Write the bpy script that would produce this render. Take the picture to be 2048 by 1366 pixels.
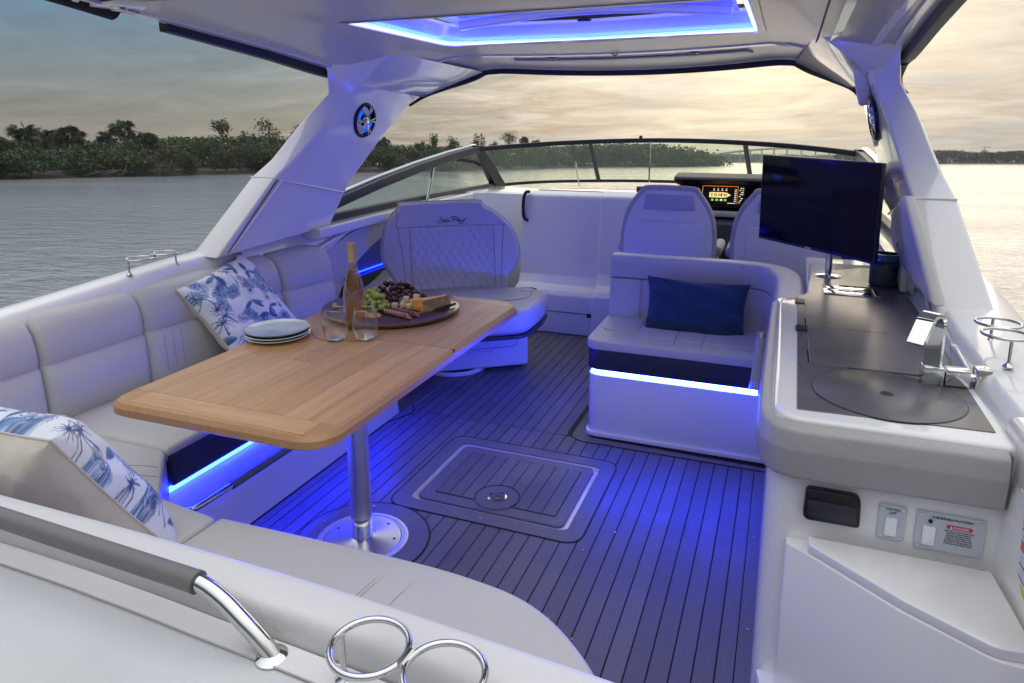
import bpy, bmesh, math, random
import numpy as np
from mathutils import Vector, Matrix, Euler
R = math.radians
random.seed(7)
sc = bpy.context.scene
COL = sc.collection
for o in list(bpy.data.objects):
    bpy.data.objects.remove(o, do_unlink=True)

# ------------------------------------------------------------------ camera
# Everything on board is modelled in the boat's own frame (x to starboard, y to the bow, z up,
# origin on the cockpit floor below the camera).  The boat floats bow-up by about 3 degrees;
# BOAT carries boat coordinates into the level world (water at z = 0).
UP = Vector((-0.0171, 0.0513, 0.9985)).normalized()
BOAT = Matrix.Translation((0, 0, 0.80)) @ UP.rotation_difference(Vector((0, 0, 1))).to_matrix().to_4x4()
YAW, PITCH, ROLL = 0.374453, 0.2005506, -0.002844
_f = Vector((-math.sin(YAW) * math.cos(PITCH), math.cos(YAW) * math.cos(PITCH), -math.sin(PITCH)))
_r = Vector((math.cos(YAW), math.sin(YAW), 0))
_u = _r.cross(_f)
_r2 = math.cos(ROLL) * _r + math.sin(ROLL) * _u
_u2 = -math.sin(ROLL) * _r + math.cos(ROLL) * _u
CAMB = Matrix(((_r2.x, _u2.x, -_f.x, 0), (_r2.y, _u2.y, -_f.y, 0), (_r2.z, _u2.z, -_f.z, 1.5), (0, 0, 0, 1)))
cam = bpy.data.objects.new('camera', bpy.data.cameras.new('camera'))
COL.objects.link(cam)
cam.matrix_world = BOAT @ CAMB
cam.data.sensor_width = 36
cam.data.lens = 36 * 1382.73 / 2048
cam.data.shift_y = -(683 - 526.06) / 2048
cam.data.clip_start = 0.02
cam.data.clip_end = 12000
sc.camera = cam

# ------------------------------------------------------------------ sky, sun, exposure
SUN_AZ, SUN_EL = R(-3.0), R(5.0)          # azimuth from +y towards +x
world = bpy.data.worlds.new('World'); sc.world = world; world.use_nodes = True
def sky_nodes():
    nt = world.node_tree; N = nt.nodes; L = nt.links; N.clear()
    def nd(t, **k):
        n = N.new(t)
        for a, b in k.items(): setattr(n, a, b)
        return n
    def mth(op, a, b=None, c=None, clamp=False):
        n = nd('ShaderNodeMath', operation=op); n.use_clamp = clamp
        for i, v in enumerate((a, b, c)):
            if v is None: continue
            if isinstance(v, (int, float)): n.inputs[i].default_value = v
            else: L.new(v, n.inputs[i])
        return n.outputs[0]
    def mixc(f, a, b, blend='MIX'):
        n = nd('ShaderNodeMix', data_type='RGBA', blend_type=blend)
        for i, v in ((0, f), (6, a), (7, b)):
            if isinstance(v, (int, float)): n.inputs[i].default_value = v
            elif isinstance(v, tuple): n.inputs[i].default_value = (*v, 1)
            else: L.new(v, n.inputs[i])
        return n.outputs[2]
    tc = nd('ShaderNodeTexCoord'); sep = nd('ShaderNodeSeparateXYZ'); L.new(tc.outputs['Generated'], sep.inputs[0])
    dx, dy, dz = sep.outputs
    zc = mth('MAXIMUM', dz, 0.0)
    # cloud deck seen in perspective: direction projected on a flat layer
    den = mth('ADD', zc, 0.10)
    px_, py_ = mth('DIVIDE', dx, den), mth('DIVIDE', dy, den)
    cb = nd('ShaderNodeCombineXYZ'); L.new(px_, cb.inputs[0]); L.new(mth('MULTIPLY', py_, 1.5), cb.inputs[1])
    def noise(scale, detail, rough, dist=0.0, off=0.0):
        v = nd('ShaderNodeVectorMath', operation='ADD'); L.new(cb.outputs[0], v.inputs[0]); v.inputs[1].default_value = (off, off * .7, off * .3)
        n = nd('ShaderNodeTexNoise'); n.inputs['Scale'].default_value = scale; n.inputs['Detail'].default_value = detail
        n.inputs['Roughness'].default_value = rough; n.inputs['Distortion'].default_value = dist
        L.new(v.outputs[0], n.inputs['Vector']); return n.outputs['Fac']
    big = noise(0.33, 4, .55, .6, 3.1)
    mid = noise(1.1, 6, .58, .8, 8.4)
    fine = noise(3.2, 7, .62, 1.2, 1.7)
    # angle to the veiled sun
    sd = (math.sin(SUN_AZ) * math.cos(SUN_EL), math.cos(SUN_AZ) * math.cos(SUN_EL), math.sin(SUN_EL))
    dot = nd('ShaderNodeVectorMath', operation='DOT_PRODUCT'); L.new(tc.outputs['Generated'], dot.inputs[0]); dot.inputs[1].default_value = sd
    ca = mth('MAXIMUM', dot.outputs['Value'], 0.0)
    glow_w = mth('POWER', ca, 12.0); glow_n = mth('POWER', ca, 220.0)
    # physical clear sky
    sky = nd('ShaderNodeTexSky', sky_type='NISHITA'); sky.sun_disc = False
    sky.sun_elevation = SUN_EL; sky.sun_rotation = SUN_AZ; sky.altitude = 0; sky.air_density = 1.0; sky.dust_density = 1.2; sky.ozone_density = 1.5
    clear = mixc(1.0, sky.outputs[0], (0.036, 0.036, 0.036), 'MULTIPLY')
    clear = mixc(1.0, clear, (0.022, 0.066, 0.125), 'ADD')
    hz = mth('POWER', mth('SUBTRACT', 1.0, mth('MULTIPLY', zc, 5.0, clamp=True)), 1.6)
    clear = mixc(mth('MULTIPLY', hz, .8), clear, (0.36, 0.315, 0.235))
    # clouds: grey veil, warm where the sun sits behind it
    grey = mixc(mid, (0.31, 0.295, 0.27), (0.47, 0.43, 0.37))
    grey = mixc(mth('MULTIPLY', zc, 1.7, clamp=True), grey, (0.43, 0.43, 0.435))
    warm = mixc(mid, (0.70, 0.57, 0.42), (0.98, 0.82, 0.60))
    ccol = mixc(mth('MULTIPLY', glow_w, 0.95, clamp=True), grey, warm)
    pat = nd('ShaderNodeMapRange', interpolation_type='SMOOTHSTEP'); pat.inputs[1].default_value = 0.46; pat.inputs[2].default_value = 0.64; L.new(noise(0.62, 5, .55, .5, 5.2), pat.inputs[0])
    ccol = mixc(mth('MULTIPLY', pat.outputs[0], .5), ccol, (0.47, 0.475, 0.47))
    gl = nd('ShaderNodeMix', data_type='RGBA', blend_type='ADD'); gl.inputs[0].default_value = 1
    gv = mixc(mth('MULTIPLY', glow_n, 0.55, clamp=True), (0, 0, 0), (0.30, 0.22, 0.10)); L.new(ccol, gl.inputs[6]); L.new(gv, gl.inputs[7]); ccol = gl.outputs[2]
    # cover: nearly closed to the bow and starboard, broken to port
    azc = mth('MULTIPLY_ADD', dx, 1.05, 0.86)
    azc = mth('ADD', azc, mth('MULTIPLY', dz, -1.9))
    azc = mth('ADD', azc, mth('MULTIPLY', glow_w, 0.35))
    cov = mth('ADD', mth('MULTIPLY', mth('SUBTRACT', mid, .5), 1.1), azc)
    cov = mth('ADD', cov, mth('MULTIPLY', mth('SUBTRACT', fine, .5), 0.6))
    cov = mth('ADD', cov, mth('MULTIPLY', mth('SUBTRACT', big, .5), 0.5))
    mr = nd('ShaderNodeMapRange', interpolation_type='SMOOTHSTEP'); mr.inputs[1].default_value = 0.12; mr.inputs[2].default_value = 0.86; L.new(cov, mr.inputs[0])
    zen = nd('ShaderNodeMapRange'); zen.inputs[1].default_value = 0.25; zen.inputs[2].default_value = 0.55; L.new(dz, zen.inputs[0])
    cover = mth('MAXIMUM', mr.outputs[0], mth('MULTIPLY', zen.outputs[0], .85))
    col = mixc(cover, clear, ccol)
    # soft variation inside the cover
    var = mth('MULTIPLY_ADD', mth('ADD', mth('MULTIPLY', fine, .55), mth('MULTIPLY', mid, 1.0)), 0.66, 0.49)
    vv = nd('ShaderNodeCombineXYZ')
    for i in range(3): L.new(var, vv.inputs[i])
    col = mixc(1.0, col, vv.outputs[0], 'MULTIPLY')
    # overcast law: the deck brightens towards the zenith (1 + 2 sin e)
    ov = mth('MULTIPLY_ADD', zc, 2.15, 0.60)
    ovv = nd('ShaderNodeCombineXYZ')
    for i in range(3): L.new(ov, ovv.inputs[i])
    col = mixc(1.0, col, ovv.outputs[0], 'MULTIPLY')
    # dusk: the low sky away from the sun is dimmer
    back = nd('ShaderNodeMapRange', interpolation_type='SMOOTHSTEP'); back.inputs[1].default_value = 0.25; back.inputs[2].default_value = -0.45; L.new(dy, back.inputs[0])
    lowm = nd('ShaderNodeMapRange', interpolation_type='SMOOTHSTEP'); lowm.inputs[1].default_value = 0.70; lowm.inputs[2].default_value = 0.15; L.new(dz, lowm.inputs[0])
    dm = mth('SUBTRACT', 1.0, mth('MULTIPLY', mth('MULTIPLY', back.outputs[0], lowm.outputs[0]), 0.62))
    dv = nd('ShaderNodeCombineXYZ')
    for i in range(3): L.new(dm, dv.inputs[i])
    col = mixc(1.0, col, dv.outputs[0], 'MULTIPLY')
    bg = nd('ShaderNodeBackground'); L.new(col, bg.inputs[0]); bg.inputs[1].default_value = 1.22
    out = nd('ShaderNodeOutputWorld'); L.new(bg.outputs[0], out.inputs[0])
sky_nodes()
sun = bpy.data.objects.new('sun', bpy.data.lights.new('sun', 'SUN')); COL.objects.link(sun)
sun.data.energy = 0.6; sun.data.angle = R(45); sun.data.color = (1, .82, .6)
sun.rotation_euler = (Vector((math.sin(SUN_AZ) * math.cos(SUN_EL + R(4)), math.cos(SUN_AZ) * math.cos(SUN_EL + R(4)), math.sin(SUN_EL + R(4))))).to_track_quat('Z', 'Y').to_euler()
vs = sc.view_settings
vs.view_transform = 'Standard'; vs.look = 'None'; vs.exposure = 0.38; vs.gamma = 1.0; vs.use_curve_mapping = False
cy = sc.cycles
cy.use_denoising = True
cy.max_bounces = 8; cy.diffuse_bounces = 4; cy.glossy_bounces = 4; cy.transmission_bounces = 8; cy.transparent_max_bounces = 12
cy.caustics_reflective = False; cy.caustics_refractive = False
cy.sample_clamp_indirect = 6.0

# ------------------------------------------------------------------ materials
MAT = {}
def mat(name, col=(.5, .5, .5), rough=.5, metal=0., coat=0., coat_rough=.05, spec=.5, bump2=None, rvar=None, bump=None, var=None, trans=0., ior=1.45, emit=None, estr=0., sheen=0., sss=0., alpha=1.):
    """bump=(noise scale, strength, detail); var=(noise scale, second colour, low, high)"""
    m = bpy.data.materials.new(name); m.use_nodes = True
    nt = m.node_tree; N = nt.nodes; L = nt.links
    b = N['Principled BSDF']
    b.inputs['Base Color'].default_value = (*col, 1); b.inputs['Roughness'].default_value = rough
    b.inputs['Metallic'].default_value = metal; b.inputs['Coat Weight'].default_value = coat; b.inputs['Coat Roughness'].default_value = coat_rough
    b.inputs['Specular IOR Level'].default_value = spec; b.inputs['Transmission Weight'].default_value = trans; b.inputs['IOR'].default_value = ior
    b.inputs['Sheen Weight'].default_value = sheen; b.inputs['Subsurface Weight'].default_value = sss
    if sss: b.inputs['Subsurface Radius'].default_value = (.01, .006, .004)
    if emit: b.inputs['Emission Color'].default_value = (*emit, 1); b.inputs['Emission Strength'].default_value = estr
    tc = N.new('ShaderNodeTexCoord')
    if var:
        n = N.new('ShaderNodeTexNoise'); n.inputs['Scale'].default_value = var[0]; n.inputs['Detail'].default_value = 5
        L.new(tc.outputs['Object'], n.inputs['Vector'])
        mr = N.new('ShaderNodeMapRange'); mr.inputs[1].default_value = var[2]; mr.inputs[2].default_value = var[3]; L.new(n.outputs['Fac'], mr.inputs[0])
        mx = N.new('ShaderNodeMix'); mx.data_type = 'RGBA'; mx.inputs[6].default_value = (*col, 1); mx.inputs[7].default_value = (*var[1], 1)
        L.new(mr.outputs[0], mx.inputs[0]); L.new(mx.outputs[2], b.inputs['Base Color'])
    if rvar:
        n = N.new('ShaderNodeTexNoise'); n.inputs['Scale'].default_value = rvar[0]; n.inputs['Detail'].default_value = 6; n.inputs['Roughness'].default_value = .65; L.new(tc.outputs['Object'], n.inputs['Vector'])
        mr = N.new('ShaderNodeMapRange'); mr.inputs[1].default_value = .35; mr.inputs[2].default_value = .65; mr.inputs[3].default_value = rvar[1]; mr.inputs[4].default_value = rvar[2]; L.new(n.outputs['Fac'], mr.inputs[0]); L.new(mr.outputs[0], b.inputs['Roughness'])
    if bump:
        n = N.new('ShaderNodeTexNoise'); n.inputs['Scale'].default_value = bump[0]; n.inputs['Detail'].default_value = bump[2] if len(bump) > 2 else 2
        L.new(tc.outputs['Object'], n.inputs['Vector'])
        bp = N.new('ShaderNodeBump'); bp.inputs['Strength'].default_value = bump[1]; bp.inputs['Distance'].default_value = .002
        L.new(n.outputs['Fac'], bp.inputs['Height']); L.new(bp.outputs[0], b.inputs['Normal'])
        if bump2:
            n2 = N.new('ShaderNodeTexNoise'); n2.inputs['Scale'].default_value = bump2[0]; n2.inputs['Detail'].default_value = 3; n2.inputs['Distortion'].default_value = 1.0; L.new(tc.outputs['Object'], n2.inputs['Vector'])
            b2 = N.new('ShaderNodeBump'); b2.inputs['Strength'].default_value = bump2[1]; b2.inputs['Distance'].default_value = .012; L.new(n2.outputs['Fac'], b2.inputs['Height']); L.new(b2.outputs[0], bp.inputs['Normal'])
    MAT[name] = m
    return m
def emis(name, col, s):
    m = bpy.data.materials.new(name); m.use_nodes = True; nt = m.node_tree; nt.nodes.clear()
    e = nt.nodes.new('ShaderNodeEmission'); e.inputs[0].default_value = (*col, 1); e.inputs[1].default_value = s
    o = nt.nodes.new('ShaderNodeOutputMaterial'); nt.links.new(e.outputs[0], o.inputs[0]); MAT[name] = m; return m

mat('gelcoat', (.78, .775, .765), .22, rvar=(3, .19, .26), coat=.8, coat_rough=.05, var=(1.4, (.76, .75, .73), .35, .7), bump=(1.2, .03, 1))
mat('gel_smooth', (.78, .775, .765), .18, coat=.9, coat_rough=.035, bump=(3, .02, 2))
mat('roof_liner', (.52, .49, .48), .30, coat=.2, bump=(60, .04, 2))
mat('nonskid', (.60, .605, .61), .55, bump=(900, .6, 1), bump2=(7, .25), var=(4, (.55, .555, .56), .4, .7))
mat('vinyl', (.53, .515, .505), .40, bump=(420, .16, 4), bump2=(9, .35), var=(2.2, (.48, .467, .46), .35, .7))
mat('vinyl_edge', (.44, .42, .40), .45, bump=(420, .12, 3))
mat('vinyl_perf', (.64, .635, .63), .42, bump=(500, .22, 2), bump2=(8, .3), var=(3, (.60, .595, .59), .35, .7))
mat('bolster_vinyl', (.37, .36, .352), .42, bump=(420, .16, 4), bump2=(9, .3))
mat('vinyl_dark', (.15, .148, .147), .45, bump=(380, .15, 3))
mat('charcoal', (.03, .032, .045), .4, bump=(300, .08, 2))
mat('seam', (.16, .155, .15), .8)
mat('thread', (.42, .41, .40), .8)
mat('caulk', (.006, .006, .007), .6)
mat('black_plastic', (.012, .012, .014), .35)
mat('black_gloss', (.006, .006, .008), .06, spec=.35, rvar=(14, .04, .09))
mat('canvas', (.008, .008, .012), .85, bump=(300, .3, 2))
mat('navy_trim', (.010, .010, .018), .5)
mat('cubby_glow_tint', (.06, .08, .34), .5)  # blue glow of the cubby strip is put into the base colour
mat('steel', (.62, .61, .60), .10, metal=1, bump=(20, .02, 1))
mat('brushed', (.72, .72, .72), .28, metal=1)
mat('chrome', (.82, .82, .82), .035, metal=1)
mat('pole_alu', (.80, .80, .82), .36, metal=1)
mat('counter', (.085, .082, .085), .30, rvar=(4, .27, .35), coat=.25, coat_rough=.2, var=(6, (.13, .125, .125), .35, .75), bump=(40, .05, 4))
mat('grey_plastic', (.40, .39, .38), .4)
mat('grey_panel', (.50, .54, .58), .35)
mat('white_switch', (.82, .84, .86), .3)
mat('ink', (.02, .02, .022), .6)
mat('red_ink', (.55, .03, .03), .5)
mat('orange_ink', (.70, .16, .05), .5)
mat('yellow_ink', (.75, .47, .03), .5)
mat('label_white', (.78, .79, .80), .4)
mat('pale_ink', (.55, .55, .56), .6)
mat('linen_cream', (.60, .54, .46), .9, sheen=.3, bump=(500, .35, 3), var=(9, (.52, .47, .40), .3, .7))
mat('navy_linen', (.009, .034, .085), .85, sheen=.25, bump=(420, .5, 3), var=(25, (.013, .045, .11), .3, .7))
mat('grape_green', (.30, .40, .06), .25, sss=.25, var=(14, (.40, .46, .12), .35, .7))
mat('grape_red', (.055, .010, .018), .22, coat=.3, var=(22, (.10, .022, .03), .35, .7), bump=(60, .05, 2))
mat('stem', (.16, .13, .05), .7)
mat('cheese_pale', (.78, .66, .42), .5, sss=.2, var=(30, (.70, .55, .30), .4, .7))
mat('cheese_orange', (.80, .30, .04), .5, sss=.2, var=(55, (.85, .52, .20), .42, .6))
mat('rind', (.33, .19, .08), .7, var=(40, (.50, .33, .16), .4, .6), bump=(120, .4, 3))
mat('salami', (.34, .10, .085), .45, var=(160, (.62, .40, .36), .52, .62))
mat('cracker', (.62, .38, .15), .8, var=(50, (.50, .27, .09), .4, .65), bump=(90, .5, 3))
mat('walnut', (.045, .020, .014), .28, coat=.3, var=(18, (.085, .036, .022), .35, .7))
mat('walnut_rim', (.16, .085, .035), .3, coat=.3)
mat('plate', (.55, .60, .60), .15, coat=.6, var=(8, (.28, .40, .42), .45, .7))
mat('plate_teal', (.10, .24, .27), .15, coat=.6)
mat('plate_rim', (.78, .79, .78), .15, coat=.6)
mat('capsule', (.56, .40, .20), .35, metal=.3)
mat('jar_dark', (.012, .018, .035), .3, var=(22, (.03, .045, .07), .45, .6), coat=.3)
mat('jar_glass', (.05, .14, .16), .08, coat=.8)
mat('clear_print', (.85, .85, .85), .4)
emis('led', (.0028, .0095, 1.0), 118.0)
emis('led_roof', (.95, .97, 1.0), .95)
emis('led_roof_blue', (.006, .022, 1.0), 70.0)
emis('led_white', (.018, .045, 1.0), 105.0)
emis('led_glow', (.004, .02, 1.0), 12.0)
emis('led_small', (.02, .12, 1.0), .8)
emis('scr_black', (.004, .004, .006), 1.0)
emis('scr_orange', (.9, .22, .04), .75)
emis('scr_cream', (.85, .68, .32), .9)
emis('scr_gold', (.55, .32, .06), .8)
emis('scr_green', (.30, .62, .08), .8)
emis('scr_white', (.8, .78, .7), .75)
emis('scr_red', (.9, .05, .05), .6)

def special():
    # --- synthetic teak planking: fine grain along y
    def grain(name, c1, c2, sx, sy, rough, bumpst, c3=None):
        m = bpy.data.materials.new(name); m.use_nodes = True; nt = m.node_tree; N = nt.nodes; L = nt.links; b = N['Principled BSDF']
        tc = N.new('ShaderNodeTexCoord'); mp = N.new('ShaderNodeMapping'); mp.inputs['Scale'].default_value = (sx, sy, sx)
        L.new(tc.outputs['Object'], mp.inputs[0])
        n = N.new('ShaderNodeTexNoise'); n.inputs['Scale'].default_value = 1; n.inputs['Detail'].default_value = 6; n.inputs['Roughness'].default_value = .65; n.inputs['Distortion'].default_value = .3
        L.new(mp.outputs[0], n.inputs['Vector'])
        oi = N.new('ShaderNodeObjectInfo')
        rmp = N.new('ShaderNodeMapRange'); rmp.inputs[1].default_value = .3; rmp.inputs[2].default_value = .7; L.new(n.outputs['Fac'], rmp.inputs[0])
        mx = N.new('ShaderNodeMix'); mx.data_type = 'RGBA'; mx.inputs[6].default_value = (*c1, 1); mx.inputs[7].default_value = (*c2, 1); L.new(rmp.outputs[0], mx.inputs[0])
        last = mx.outputs[2]
        if c3:
            m2 = N.new('ShaderNodeMix'); m2.data_type = 'RGBA'; m2.blend_type = 'MIX'; m2.inputs[7].default_value = (*c3, 1)
            sp = N.new('ShaderNodeMath'); sp.operation = 'MULTIPLY'; sp.inputs[1].default_value = .65; L.new(oi.outputs['Random'], sp.inputs[0])
            L.new(sp.outputs[0], m2.inputs[0]); L.new(last, m2.inputs[6]); last = m2.outputs[2]
        L.new(last, b.inputs['Base Color'])
        gp = N.new('ShaderNodeNewGeometry'); nr = N.new('ShaderNodeTexNoise'); nr.inputs['Scale'].default_value = 3.5; nr.inputs['Detail'].default_value = 6; nr.inputs['Roughness'].default_value = .7; L.new(gp.outputs['Position'], nr.inputs['Vector'])
        rr_ = N.new('ShaderNodeMapRange'); rr_.inputs[1].default_value = .35; rr_.inputs[2].default_value = .65; rr_.inputs[3].default_value = rough * .8; rr_.inputs[4].default_value = min(1, rough * 1.35); L.new(nr.outputs['Fac'], rr_.inputs[0]); L.new(rr_.outputs[0], b.inputs['Roughness'])
        bp = N.new('ShaderNodeBump'); bp.inputs['Strength'].default_value = bumpst; bp.inputs['Distance'].default_value = .001
        L.new(n.outputs['Fac'], bp.inputs['Height']); L.new(bp.outputs[0], b.inputs['Normal'])
        MAT[name] = m; return m
    grain('deck_plank', (.115, .110, .115), (.165, .155, .158), 260, 6, .42, .5, (.085, .08, .085))
    g = grain('teak', (.42, .225, .095), (.60, .36, .17), 40, 2.2, .34, .15, (.36, .185, .075))
    grain('teak_cross', (.44, .245, .105), (.60, .365, .18), 2.2, 40, .34, .15)
    # --- thin windshield glass: clear with a green cast and a sheen at grazing angles
    for nm, c in (('glass_green', (.82, .92, .81)), ('glass_clear', (.985, .985, .985)), ('glass_dark', (.02, .025, .05)), ('bottle_glass', (.98, .97, .95)), ('wine', (.95, .70, .40))):
        m = bpy.data.materials.new(nm); m.use_nodes = True; nt = m.node_tree; N = nt.nodes; L = nt.links; N.clear()
        t = N.new('ShaderNodeBsdfTransparent'); t.inputs[0].default_value = (*c, 1)
        gl = N.new('ShaderNodeBsdfGlossy'); gl.inputs['Roughness'].default_value = .01; gl.inputs['Color'].default_value = (.9, .9, .9, 1)
        k_, o_ = (3.0, .85) if nm in ('glass_clear', 'bottle_glass') else (4.0, .62)
        lw = N.new('ShaderNodeLayerWeight'); lw.inputs[0].default_value = .5
        pw = N.new('ShaderNodeMath'); pw.operation = 'POWER'; pw.inputs[1].default_value = k_; L.new(lw.outputs['Facing'], pw.inputs[0])
        ma = N.new('ShaderNodeMath'); ma.operation = 'MULTIPLY_ADD'; ma.inputs[1].default_value = o_; ma.inputs[2].default_value = .045; L.new(pw.outputs[0], ma.inputs[0])
        mx = N.new('ShaderNodeMixShader'); L.new(ma.outputs[0], mx.inputs[0]); L.new(t.outputs[0], mx.inputs[1]); L.new(gl.outputs[0], mx.inputs[2])
        o = N.new('ShaderNodeOutputMaterial'); L.new(mx.outputs[0], o.inputs[0]); MAT[nm] = m
    mat('glass_solid', (1, 1, 1), .0, trans=1.0, ior=1.45)
    # --- water: dark body under a rippled mirror
    m = bpy.data.materials.new('water'); m.use_nodes = True; nt = m.node_tree; N = nt.nodes; L = nt.links; b = N['Principled BSDF']
    b.inputs['Base Color'].default_value = (.27, .285, .305, 1); b.inputs['Roughness'].default_value = .10; b.inputs['IOR'].default_value = 1.333; b.inputs['Specular IOR Level'].default_value = .5
    geo = N.new('ShaderNodeNewGeometry')
    mp = N.new('ShaderNodeMapping'); mp.inputs['Rotation'].default_value = (0, 0, R(20)); mp.inputs['Scale'].default_value = (1.0, 2.1, 1); L.new(geo.outputs['Position'], mp.inputs[0])
    acc = None
    for s, w in ((.55, 1.0), (1.7, .55), (5.2, .20)):
        n = N.new('ShaderNodeTexNoise'); n.inputs['Scale'].default_value = s; n.inputs['Detail'].default_value = 3; n.inputs['Roughness'].default_value = .5; n.inputs['Distortion'].default_value = .6; L.new(mp.outputs[0], n.inputs['Vector'])
        k = N.new('ShaderNodeMath'); k.operation = 'MULTIPLY'; k.inputs[1].default_value = w; L.new(n.outputs['Fac'], k.inputs[0])
        if acc is None: acc = k.outputs[0]
        else:
            a = N.new('ShaderNodeMath'); L.new(acc, a.inputs[0]); L.new(k.outputs[0], a.inputs[1]); acc = a.outputs[0]
    bp = N.new('ShaderNodeBump'); bp.inputs['Distance'].default_value = .17
    pn = N.new('ShaderNodeTexNoise'); pn.inputs['Scale'].default_value = .045; pn.inputs['Detail'].default_value = 3; L.new(mp.outputs[0], pn.inputs['Vector'])
    pr_ = N.new('ShaderNodeMapRange'); pr_.inputs[1].default_value = .38; pr_.inputs[2].default_value = .62; pr_.inputs[3].default_value = .30; pr_.inputs[4].default_value = .72; L.new(pn.outputs['Fac'], pr_.inputs[0]); L.new(pr_.outputs[0], bp.inputs['Strength'])
    L.new(acc, bp.inputs['Height']); L.new(bp.outputs[0], b.inputs['Normal']); MAT['water'] = m
    # --- colour attribute print on cushion fabric
    m = bpy.data.materials.new('palm_print'); m.use_nodes = True; nt = m.node_tree; N = nt.nodes; L = nt.links; b = N['Principled BSDF']
    at = N.new('ShaderNodeVertexColor'); at.layer_name = 'print'; L.new(at.outputs[0], b.inputs['Base Color']); b.inputs['Roughness'].default_value = .85; b.inputs['Sheen Weight'].default_value = .2
    tc = N.new('ShaderNodeTexCoord'); n = N.new('ShaderNodeTexNoise'); n.inputs['Scale'].default_value = 420; L.new(tc.outputs['Object'], n.inputs['Vector'])
    bp = N.new('ShaderNodeBump'); bp.inputs['Strength'].default_value = .3; bp.inputs['Distance'].default_value = .001; L.new(n.outputs['Fac'], bp.inputs['Height']); L.new(bp.outputs[0], b.inputs['Normal']); MAT['palm_print'] = m
    # --- foliage
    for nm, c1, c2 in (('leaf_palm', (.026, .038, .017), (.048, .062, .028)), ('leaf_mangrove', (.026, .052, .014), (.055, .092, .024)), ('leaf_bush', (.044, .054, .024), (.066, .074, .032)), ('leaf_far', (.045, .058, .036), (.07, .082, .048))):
        m = bpy.data.materials.new(nm); m.use_nodes = True; nt = m.node_tree; N = nt.nodes; L = nt.links; b = N['Principled BSDF']
        gi = N.new('ShaderNodeNewGeometry'); mx = N.new('ShaderNodeMix'); mx.data_type = 'RGBA'; mx.inputs[6].default_value = (*c1, 1); mx.inputs[7].default_value = (*c2, 1)
        L.new(gi.outputs['Random Per Island'], mx.inputs[0]); L.new(mx.outputs[2], b.inputs['Base Color']); b.inputs['Roughness'].default_value = .6
        tr = N.new('ShaderNodeBsdfTranslucent'); L.new(mx.outputs[2], tr.inputs[0])
        ms = N.new('ShaderNodeMixShader'); ms.inputs[0].default_value = .2; L.new(b.outputs[0], ms.inputs[1]); L.new(tr.outputs[0], ms.inputs[2])
        L.new(ms.outputs[0], N['Material Output'].inputs[0]); MAT[nm] = m
def glass_edge():
    m = bpy.data.materials.new('glass_edge'); m.use_nodes = True; nt = m.node_tree; N = nt.nodes; L = nt.links; N.clear()
    t = N.new('ShaderNodeBsdfTransparent'); t.inputs[0].default_value = (.94, .95, .95, 1); gl = N.new('ShaderNodeBsdfGlossy'); gl.inputs['Roughness'].default_value = .03; gl.inputs['Color'].default_value = (1, 1, 1, 1)
    mx = N.new('ShaderNodeMixShader'); mx.inputs[0].default_value = .32; L.new(t.outputs[0], mx.inputs[1]); L.new(gl.outputs[0], mx.inputs[2]); o = N.new('ShaderNodeOutputMaterial'); L.new(mx.outputs[0], o.inputs[0]); MAT['glass_edge'] = m
special(); glass_edge()
def wine_mat():
    m = MAT['wine']; nt = m.node_tree; N = nt.nodes; L = nt.links
    old = next(n for n in N if n.type == 'MIX_SHADER'); tl = N.new('ShaderNodeBsdfTranslucent'); tl.inputs[0].default_value = (.80, .45, .14, 1); df = N.new('ShaderNodeBsdfDiffuse'); df.inputs[0].default_value = (.72, .40, .13, 1)
    a = N.new('ShaderNodeMixShader'); a.inputs[0].default_value = .5; L.new(tl.outputs[0], a.inputs[1]); L.new(df.outputs[0], a.inputs[2])
    b = N.new('ShaderNodeMixShader'); b.inputs[0].default_value = .12; L.new(old.outputs[0], b.inputs[1]); L.new(a.outputs[0], b.inputs[2]); L.new(b.outputs[0], next(n for n in N if n.type == 'OUTPUT_MATERIAL').inputs[0])
wine_mat()
mat('bark', (.11, .09, .07), .9, bump=(8, .5, 3), var=(3, (.16, .14, .115), .4, .6))
mat('driftwood', (.26, .23, .19), .9, bump=(6, .4, 3))
mat('mud', (.045, .038, .028), .9, var=(.25, (.12, .10, .07), .52, .72), bump=(1.5, .6, 4))
mat('far_land', (.07, .085, .05), .9, var=(.05, (.10, .11, .07), .4, .6))
mat('concrete', (.36, .36, .35), .8)
mat('far_facade', (.38, .30, .27), .8)
mat('far_window', (.10, .11, .13), .3)
mat('rust_red', (.075, .022, .022), .8)

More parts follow.
